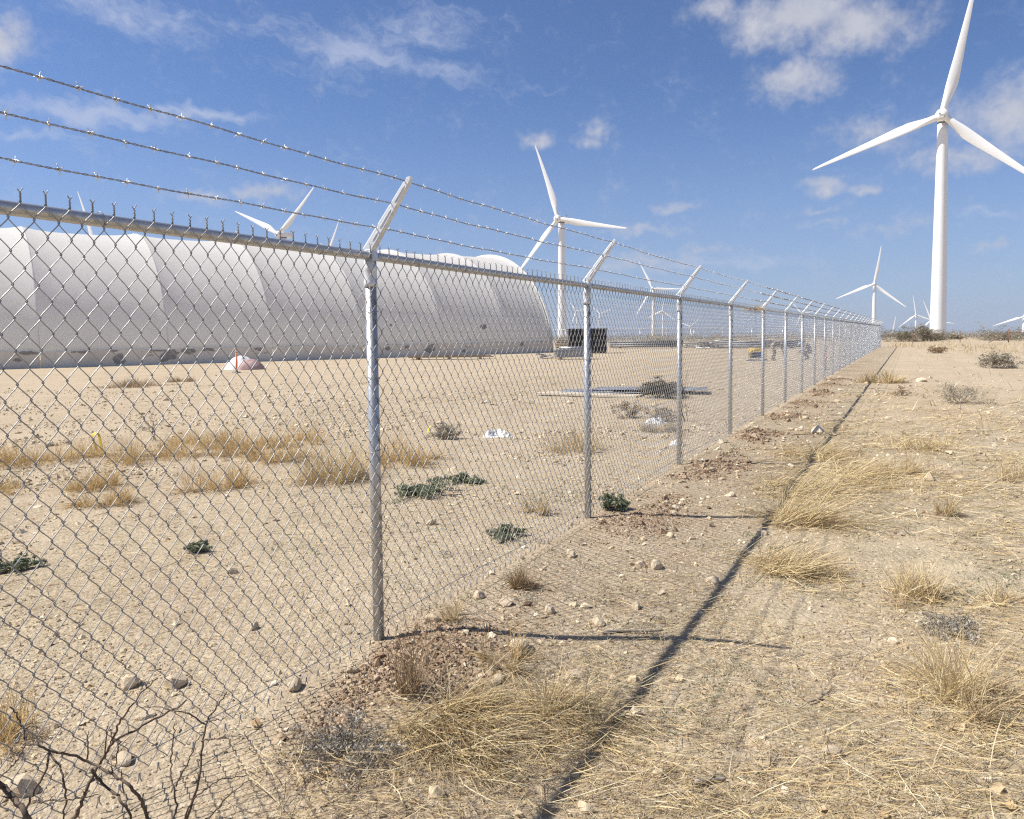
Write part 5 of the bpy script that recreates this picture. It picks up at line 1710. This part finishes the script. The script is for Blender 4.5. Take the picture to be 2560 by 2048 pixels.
# ------------------------------------------------------------------ rocks, fallen leaves, sticks
def rock_mesh(seed, flat):
    import bmesh
    rg = np.random.default_rng(seed)
    bm = bmesh.new()
    bmesh.ops.create_icosphere(bm, subdivisions=2, radius=1.0)
    V = np.array([v_.co[:] for v_ in bm.verts])
    F = np.array([[v_.index for v_ in f_.verts] for f_ in bm.faces])
    bm.free()
    for k in range(9):
        n_ = rg.normal(0, 1, 3)
        n_ /= np.linalg.norm(n_)
        d = rg.uniform(0.55, 0.85)
        ex = np.maximum(V @ n_ - d, 0)
        V = V - ex[:, None] * n_
    V += rg.normal(0, 0.02, V.shape)
    V *= np.array([1.0, rg.uniform(0.6, 0.95), flat])
    c = np.array([0.80, 0.655, 0.465]) * rg.uniform(0.92, 1.05)
    return mesh_np('rock', V, F, M['stone'], False, np.tile(c, (len(V), 1)))


ROCKS = [
    ('chunky tan rock at the fence line below the second post mound', (-2.22, 5.15), 0.055, 0.8),
    ('tan rock on the soil left of a pair, below the second post', (-1.67, 5.15), 0.050, 0.7),
    ('larger tan rock of a pair, below the second post', (-1.57, 5.18), 0.070, 0.75),
    ('long flat pale rock right of the first post foot', (-1.78, 3.44), 0.085, 0.42),
    ('thin pale slab lying beside the rail shadow right of the first post', (-1.42, 3.33), 0.075, 0.22),
    ('pale pointed rock up-right of the first post', (-1.87, 4.02), 0.055, 0.6),
    ('white rounded rock on green ground up-right of the first post', (-1.44, 4.35), 0.047, 0.75),
    ('pale flat-topped rock on the shadow of the first post', (-1.55, 4.0), 0.058, 0.5),
    ('white rock alone in the litter at lower right', (-0.24, 3.12), 0.042, 0.7),
    ('square tan rock behind the mesh at lower left, left of two', (-3.28, 2.28), 0.055, 0.8),
    ('sharp tan rock behind the mesh at lower left, right of two', (-3.08, 2.38), 0.058, 0.75),
    ('small pale rock on turned soil left of the first post foot', (-2.40, 2.86), 0.036, 0.7),
    ('pale rock at the foot of the mesh right of the first post', (-2.40, 3.58), 0.06, 0.6),
    ('small dark-sided rock left of the round brown tuft', (-2.37, 4.05), 0.042, 0.9),
    ('pale broken rock below the round brown tuft', (-2.16, 4.02), 0.06, 0.5),
    ('pale rock above the big foreground clump', (-1.70, 3.07), 0.05, 0.55),
    ('tan rock beside the rail shadow below the flattened clump', (-1.14, 5.02), 0.055, 0.6),
    ('large rock half hidden by the thorn bush in the lower left corner', (-2.88, 1.56), 0.075, 0.65),
    ('flat pale rock right of the round brown tuft', (-1.38, 4.68), 0.05, 0.4),
    ('tan rock on open sand behind the first mesh bay', (-4.22, 3.75), 0.055, 0.6),
    ('small grey-tan rock on sand behind the mesh, below the open-sand rock', (-3.27, 3.05), 0.045, 0.7),
    ('pale rock on the turned soil right of the second post', (-1.70, 6.0), 0.05, 0.6),
    ('pale rock beside the second post mound farther along', (-1.60, 7.85), 0.06, 0.6),
    ('grey rock lying against the combed grass clump', (-1.05, 6.45), 0.05, 0.6),
    ('wide pale rock on pale soil beyond the distant yellow clump', (0.35, 27.4), 0.28, 0.35),
    ('brown half-buried stone on sand just right of the first post behind the mesh', (-3.72, 5.55), 0.06, 0.7),
    ('tan rock behind thorn branches by the mesh at lower left', (-2.72, 1.86), 0.05, 0.6),
    ('flat tan rock behind the mesh above the thorn bush', (-2.95, 2.12), 0.05, 0.4),
    ('tan rock cluster piece at the mesh foot left of the first post', (-2.55, 2.62), 0.05, 0.7),
    ('white flat rock on the soil between the second and third posts outside', (-1.85, 8.6), 0.055, 0.4),
]
for q, (lb, ps, r, fl) in enumerate(ROCKS):
    o = link('rock', rock_mesh(300 + q, fl), None, at(ps[0], ps[1], r * fl * 0.35), (random.uniform(-0.2, 0.2), random.uniform(-0.2, 0.2), random.uniform(0, 6.28)))
    o.scale = (r, r, r)
    tag(o, lb, 'rock', 'rocks on the ground')

# dry leaves on the ground
def leaf_mesh(seed):
    rg = np.random.default_rng(seed)
    a = np.linspace(0, 2 * np.pi, 14, endpoint=False)
    rr = 1 + 0.25 * np.cos(a * 5 + rg.uniform(0, 6)) * (np.cos(a) > -0.8)
    V = np.stack([rr * np.cos(a), 0.75 * rr * np.sin(a), 0.22 * np.cos(2 * a + rg.uniform(0, 6)) + 0.1], -1)
    V = np.concatenate([V, [[0, 0, 0.02]]])
    i = np.arange(14)
    c = pick_cols(rg, np.array([[0.62, 0.44, 0.24], [0.55, 0.38, 0.20], [0.68, 0.52, 0.32]]), 1)[0]
    return mesh_np('fallen_leaf', V, np.stack([i, (i + 1) % 14, np.full(14, 14)], -1), M['straw'], True, np.tile(c, (15, 1)))


LEAVES = [('large tan fallen leaf at the bottom right, lower of two', (0.33, 3.02), 0.030), ('tan fallen leaf at the bottom right, upper of two', (0.31, 3.12), 0.026), ('tan fallen leaf just below the largest lower-right clump', (0.20, 3.55), 0.034),
          ('small tan leaf on litter left of the two bottom-right leaves', (-0.24, 2.72), 0.018), ('curled tan leaf by the grey plant right of the largest clump', (0.10, 3.52), 0.022), ('small orange leaf near the bottom edge, centre right', (-0.05, 2.78), 0.02),
          ('yellow leaf caught at the mesh foot above the thorn bush', (-2.45, 2.28), 0.028)]
for q, (lb, ps, r) in enumerate(LEAVES):
    o = link('fallen_leaf', leaf_mesh(400 + q), None, at(ps[0], ps[1], 0.012), (random.uniform(-0.3, 0.3), random.uniform(-0.3, 0.3), random.uniform(0, 6.28)))
    o.scale = (r, r, r)
    tag(o, lb, 'leaf', 'fallen leaves')

STICKS = [('curved grey stick on soil below the small rock at lower right', (-0.45, 2.92), 0.09, 0.9, 0.006), ('short dark stick left of the lone white rock at lower right', (-0.33, 3.58), 0.08, 0.5, 0.006), ('flat dark bark piece on soil near the bottom edge', (-0.62, 2.72), 0.06, 0.1, 0.012),
          ('weathered grey stick lying right of the first post shadow', (-1.33, 3.95), 0.17, 0.15, 0.010), ('grey stick at the bottom right among the litter', (0.02, 2.75), 0.15, -0.1, 0.006), ('long thin grey stick right of the largest lower-right clump', (0.50, 3.55), 0.16, 1.0, 0.005)]
for q, (lb, ps, L, rz, r) in enumerate(STICKS):
    rg = np.random.default_rng(500 + q)
    tt = np.linspace(-1, 1, 9)
    P = np.stack([tt * L, 0.12 * L * np.sin(tt * 2 + rg.uniform(0, 6)), 0.008 + 0.10 * L * np.abs(tt) * rg.random() + 0 * tt], -1)
    mb = MB()
    mb.tube(P, np.linspace(r, r * 0.6, 9), 6, (0.2, 0.5, 0.8))
    mb.tube([P[5], P[5] + [0.1 * L, 0.12 * L, 0.02], P[5] + [0.25 * L, 0.3 * L, 0.02]], [r * 0.6, r * 0.4, r * 0.2], 5, (0.2, 0.5, 0.8))
    o = mb.build('stick', M['twig_grey'], None, True, at(ps[0], ps[1], 0.004), (0, 0, RZ + rz))
    tag(o, lb, 'stick', 'loose sticks')


# ------------------------------------------------------------------ loose ground cover (nobody could count it)
ICO = None
def ico():
    import bmesh
    bm = bmesh.new()
    bmesh.ops.create_icosphere(bm, subdivisions=1, radius=1.0)
    V = np.array([v_.co[:] for v_ in bm.verts])
    F = np.array([[v_.index for v_ in f_.verts] for f_ in bm.faces])
    bm.free()
    return V, F


OCT_V = np.array([[1, 0, 0], [0, 1, 0], [-1, 0, 0], [0, -1, 0], [0, 0, 1], [0, 0, -1.0]])
OCT_F = np.array([[0, 1, 4], [1, 2, 4], [2, 3, 4], [3, 0, 4], [1, 0, 5], [2, 1, 5], [3, 2, 5], [0, 3, 5]])


def scatter_pts(rg, n, r0, r1, accept):
    """log-spaced over distance so near and far ground are equally furnished"""
    r = np.exp(rg.uniform(math.log(r0), math.log(r1), n))
    a = -YAW + rg.uniform(-R_(42), R_(42), n)
    x, y = r * np.sin(a), r * np.cos(a)
    keep = rg.random(n) < accept(x, y, r)
    return x[keep], y[keep], r[keep]


def pebble_field(name, label, rg, x, y, size, pal, flat=0.6, big=False, mat='stone'):
    BV_, BF_ = ico() if big else (OCT_V, OCT_F)
    m = len(x)
    k = len(BV_)
    V = BV_[None] * (1 + rg.normal(0, 0.20, (m, k, 1))) + rg.normal(0, 0.10, (m, k, 3))
    V = V * size[:, None, None] * np.stack([np.ones(m), rg.uniform(0.55, 1, m), flat * rg.uniform(0.6, 1.3, m)], -1)[:, None]
    th = rg.uniform(0, 6.28, m)
    tl = rg.normal(0, 0.35, m)
    c, s = np.cos(tl)[:, None], np.sin(tl)[:, None]
    V[:, :, 0], V[:, :, 2] = V[:, :, 0] * c - V[:, :, 2] * s, V[:, :, 0] * s + V[:, :, 2] * c
    c, s = np.cos(th)[:, None], np.sin(th)[:, None]
    V[:, :, 0], V[:, :, 1] = V[:, :, 0] * c - V[:, :, 1] * s, V[:, :, 0] * s + V[:, :, 1] * c
    V += np.stack([x, y, gz(x, y) + size * flat * 0.25], -1)[:, None]
    F = (BF_[None] + (np.arange(m) * k)[:, None, None]).reshape(-1, 3)
    col = np.repeat(pick_cols(rg, pal, m, 0.12), k, 0)
    o = link(name, mesh_np(name, V.reshape(-1, 3), F, M[mat], False, col))
    return tag(o, label, None, kind='stuff')


rg = np.random.default_rng(21)
SAND = np.array([[0.60, 0.49, 0.33], [0.66, 0.55, 0.38], [0.53, 0.425, 0.28], [0.70, 0.60, 0.44], [0.47, 0.37, 0.245]])
x, y, r = scatter_pts(rg, 90000, 1.9, 30, lambda x, y, r: np.where(x < XF - 0.05, 0.10 + 0.90 * sstep(0.44, 0.58, fbm(x * 0.55, y * 0.55, 4, 71)), 0.28))
pebble_field('gravel', 'fine sandy gravel scattered over the yard and path', rg, x, y, rg.lognormal(math.log(0.0062), 0.5, len(x)) * np.clip(r / 4.0, 0.8, 3.0), SAND)
k_n = 230
yb_ = 2.2 + np.exp(rg.uniform(0, math.log(26), k_n)) - 1
xb_ = rg.normal(-1.75, 0.42, k_n)
pebble_field('loose_stones', 'loose pale stones along the turned soil outside the fence', rg, xb_, yb_, rg.lognormal(math.log(0.020), 0.45, k_n) * np.clip(np.hypot(xb_, yb_) / 7, 0.75, 1.9), SAND * 1.22, 0.6, True)
x, y, r = scatter_pts(rg, 5200, 2.0, 40, lambda x, y, r: np.where(x < XF - 0.05, 0.22, 0.45))
pebble_field('pebbles', 'scattered tan pebbles and small stones', rg, x, y, rg.lognormal(math.log(0.011), 0.45, len(x)) * np.clip(r / 6.0, 0.8, 1.8), SAND * 1.05, 0.65, True)
SOIL = np.array([[0.38, 0.27, 0.175], [0.44, 0.32, 0.21], [0.31, 0.21, 0.135], [0.50, 0.38, 0.26], [0.26, 0.175, 0.115]])


def near_spoil(x, y, r):
    cl_, _, _ = zones(x, y)
    return np.clip((cl_ - 0.42) * 1.5, 0, 1)


rc = rg.uniform(0, 1, 70000)
yy = Y1 - 1.6 + np.exp(rc * math.log(28)) - 1
xx = -2.1 + rg.normal(0, 0.42, 70000)
k_ = rg.random(70000) < near_spoil(xx, yy, 0)
xx, yy = xx[k_], yy[k_]
pebble_field('soil_clods', 'turned brown soil clods along the fence line', rg, xx, yy, rg.lognormal(math.log(0.0072), 0.5, len(xx)) * np.clip(np.hypot(xx, yy) / 6.0, 0.85, 2.0), SOIL, 0.75, False, 'stone')


def straw_field(name, label, rg, x, y, L, width, pal, lift=0.012, rise=0.25):
    m = len(x)
    th = rg.uniform(0, np.pi * 2, m)
    # combed mostly along the wind
    th = np.where(rg.random(m) < 0.55, rg.normal(0.35, 0.5, m), th)
    tt = np.linspace(-0.5, 0.5, 4)[None]
    cur = rg.normal(0, 0.35, (m, 1))
    d = np.stack([np.cos(th), np.sin(th)], -1)
    n_ = np.stack([-d[:, 1], d[:, 0]], -1)
    P = np.zeros((m, 4, 3))
    for c_ in range(2):
        P[:, :, c_] = np.stack([x, y], -1)[:, None, c_] + d[:, None, c_] * L[:, None] * tt + n_[:, None, c_] * L[:, None] * cur * tt ** 2
    g0 = gz(x, y)
    up = np.abs(rg.normal(0, rise, (m, 1))) * (rg.random((m, 1)) < 0.45)
    P[:, :, 2] = g0[:, None] + lift * rg.uniform(0.15, 1.6, (m, 1)) + (tt + 0.5) * L[:, None] * up
    w = width[:, None] * np.array([[0.8, 1.0, 0.9, 0.25]])
    tw = rg.uniform(-1.0, 1.0, (m, 1))
    side = np.concatenate([n_ * np.cos(tw), np.sin(tw)], -1)
    V, F = ribbons(P, w, side)
    o = link(name, mesh_np(name, V, F, M['straw'], False, np.repeat(pick_cols(rg, pal, m, 0.15), 8, 0)))
    return tag(o, label, None, kind='stuff')


LITT = np.concatenate([STRAW, STRAW[:3], GREYS, BROWN])


def lit_acc(x, y, r):
    n = fbm(x * 1.7, y * 1.7, 4, 9)
    n2 = fbm(x * 0.5, y * 0.5, 3, 12)
    out = sstep(-2.35, -1.2, x) * (0.06 + 0.94 * sstep(0.42, 0.60, n * 0.6 + n2 * 0.4))
    yard = np.where(x < -2.6, 0.05 + 0.20 * np.exp(-((-(x * 0.8 - y * 0.45) - 5.2) / 2.2) ** 2), 0)
    return np.clip(out + yard, 0, 1)


x, y, r = scatter_pts(rg, 120000, 1.75, 26, lit_acc)
straw_field('straw_litter', 'dry straw litter strewn over the soil outside the fence', rg, x, y, rg.lognormal(math.log(0.07), 0.6, len(x)) * np.clip(r / 6, 0.8, 1.35), rg.uniform(0.0014, 0.0036, len(x)) * np.clip(r / 4, 0.9, 3.0), LITT)
mats = []
for (mx_, my_, rx_, ry_, nn_) in [(-0.75, 5.6, 0.5, 0.35, 900), (-0.7, 7.0, 0.6, 0.4, 1000), (-0.9, 8.4, 0.6, 0.6, 1000), (-0.5, 9.4, 0.7, 0.7, 1000), (-1.1, 10.8, 0.6, 0.8, 700), (0.1, 12.2, 0.9, 0.8, 800), (0.2, 9.0, 0.8, 0.6, 500), (0.9, 7.0, 0.7, 0.8, 500),
                                  (-1.4, 2.6, 0.6, 0.35, 1500), (-1.2, 3.0, 0.45, 0.3, 900), (0.3, 3.7, 0.5, 0.4, 1300), (0.3, 5.2, 0.6, 0.35, 900), (0.1, 3.0, 0.6, 0.4, 1000), (-0.3, 2.5, 0.7, 0.3, 1200), (-1.9, 2.1, 0.5, 0.25, 500), (0.6, 4.4, 0.4, 0.5, 600), (-0.8, 14.0, 0.8, 2.0, 600), (0.9, 16.0, 1.0, 2.0, 600), (-0.5, 19.5, 1.2, 2.0, 500), (1.5, 11.0, 0.8, 1.0, 500)]:
    nn_ = int(nn_ * 0.65)
    mats.append(np.stack([rg.normal(mx_, rx_ * 0.55, nn_), rg.normal(my_, ry_ * 0.55, nn_)], -1))
mats = np.concatenate(mats)
mats = mats[mats[:, 0] > -2.45]
rm = np.hypot(mats[:, 0], mats[:, 1])
straw_field('straw_mats', 'matted pale straw lying around the grass clumps', rg, mats[:, 0], mats[:, 1], rg.lognormal(math.log(0.13), 0.5, len(mats)) * np.clip(rm / 7, 0.8, 1.5), rg.uniform(0.0018, 0.004, len(mats)) * np.clip(rm / 5, 0.9, 2.2), STRAW, 0.028, 0.30)
# short standing stubble between the clumps
x, y, r = scatter_pts(rg, 16000, 1.9, 60, lambda x, y, r: lit_acc(x, y, r) * 0.75 + 0.25 * sstep(40, 60, y))
m = len(x)
P, w, side = blades(rg, m, 0.001, 0.10, 0.7, 0.4, (0.3, 0), 0.0026, 4)
sc = (np.clip(r / 6, 0.7, 3.2) * rg.uniform(0.5, 1.3, m))[:, None, None]
P = P * sc + np.stack([x, y, gz(x, y)], -1)[:, None]
V, F = ribbons(P, w * sc[:, :, 0] * np.clip(r / 8, 1, 2.0)[:, None], side)
o = link('grass_stubble', mesh_np('grass_stubble', V, F, M['straw'], False, np.repeat(pick_cols(rg, LITT, m, 0.15), 8, 0)))
tag(o, 'short dry grass stubble between the clumps', None, kind='stuff')
# dry grass band before the skyline bushes
n_ = 9000
x = rg.uniform(-6, 30, n_)
y = np.exp(rg.uniform(math.log(48), math.log(118), n_))
k_ = (x > -1.8) & (rg.random(n_) < sstep(0.42, 0.58, fbm(x * 0.22, y * 0.09, 4, 91)) * sstep(40, 85, y))
x, y = x[k_], y[k_]
m = len(x)
P, w, side = blades(rg, m, 0.02, 0.55, 0.45, 0.4, (0.2, 0), 0.03, 4)
P = P + np.stack([x, y, gz(x, y)], -1)[:, None]
V, F = ribbons(P, w, side)
o = link('far_grass', mesh_np('far_grass', V, F, M['straw'], False, np.repeat(pick_cols(rg, STRAW * 0.85, m, 0.15), 8, 0)))
tag(o, 'dry grass belt in front of the skyline bushes', None, kind='stuff')
# small green weeds scattered among the litter and in the yard
x, y, r = scatter_pts(rg, 7000, 2.1, 16, lambda x, y, r: np.clip(sstep(0.55, 0.68, fbm(x * 1.3 + 5, y * 1.3, 4, 101)) * np.where(x < -2.6, 0.9 * np.exp(-(((x + 4.2) / 1.6) ** 2 + ((y - 5.8) / 1.8) ** 2)), 0.5) + 0.5 * np.exp(-(((x + 1.1) / 0.5) ** 2 + ((y - 4.3) / 0.9) ** 2)) * sstep(0.45, 0.6, fbm(x * 3, y * 3, 3, 105)), 0, 1))
per = 16
m = len(x) * per
cx_ = np.repeat(np.stack([x, y], -1), per, 0) + rg.normal(0, 0.035, (m, 2)) * np.clip(np.repeat(r, per) / 5, 0.8, 2)[:, None]
cz_ = gz(cx_[:, 0], cx_[:, 1]) + np.abs(rg.normal(0.008, 0.012, m))
c = np.concatenate([cx_, cz_[:, None]], 1)
a = rg.normal(0, 1, (m, 3)) * np.array([1, 1, 0.6])
a /= np.linalg.norm(a, axis=1, keepdims=True)
b = np.cross(a, np.array([0, 0, 1.0]) + rg.normal(0, 0.4, (m, 3)))
b /= np.linalg.norm(b, axis=1, keepdims=True)
s = (0.011 * rg.uniform(0.5, 1.4, m) * np.clip(np.repeat(r, per) / 5, 0.8, 2))[:, None]
V = np.stack([c - a * s, c + b * s * 0.3, c + a * s, c - b * s * 0.3], 1).reshape(-1, 3)
o = link('small_weeds', mesh_np('small_weeds', V, np.arange(m * 4).reshape(m, 4), M['leaf'], False, np.repeat(pick_cols(rg, np.concatenate([GREEN * 1.3, GREEN, SILVER * 0.6]), m, 0.2), 4, 0)))
tag(o, 'sparse small green weeds among the litter', None, kind='stuff')

# ------------------------------------------------------------------ haze
hb = MB()
hb.box((0, 0, 28), (10400, 10400, 166))
m = bpy.data.materials.new('air')
m.use_nodes = True
t = NT(m.node_tree)
vol = t.n('VolumePrincipled', ins={'Color': rgb(0.72, 0.80, 0.95), 'Density': 0.00007, 'Anisotropy': 0.25})
out = t.n('OutputMaterial')
t.link(vol.outputs[0], out.inputs['Volume'])
HAZE = True
if HAZE:
    o = hb.build('haze', m)
    tag(o, 'thin pale air between the camera and the far turbines', None, kind='stuff')
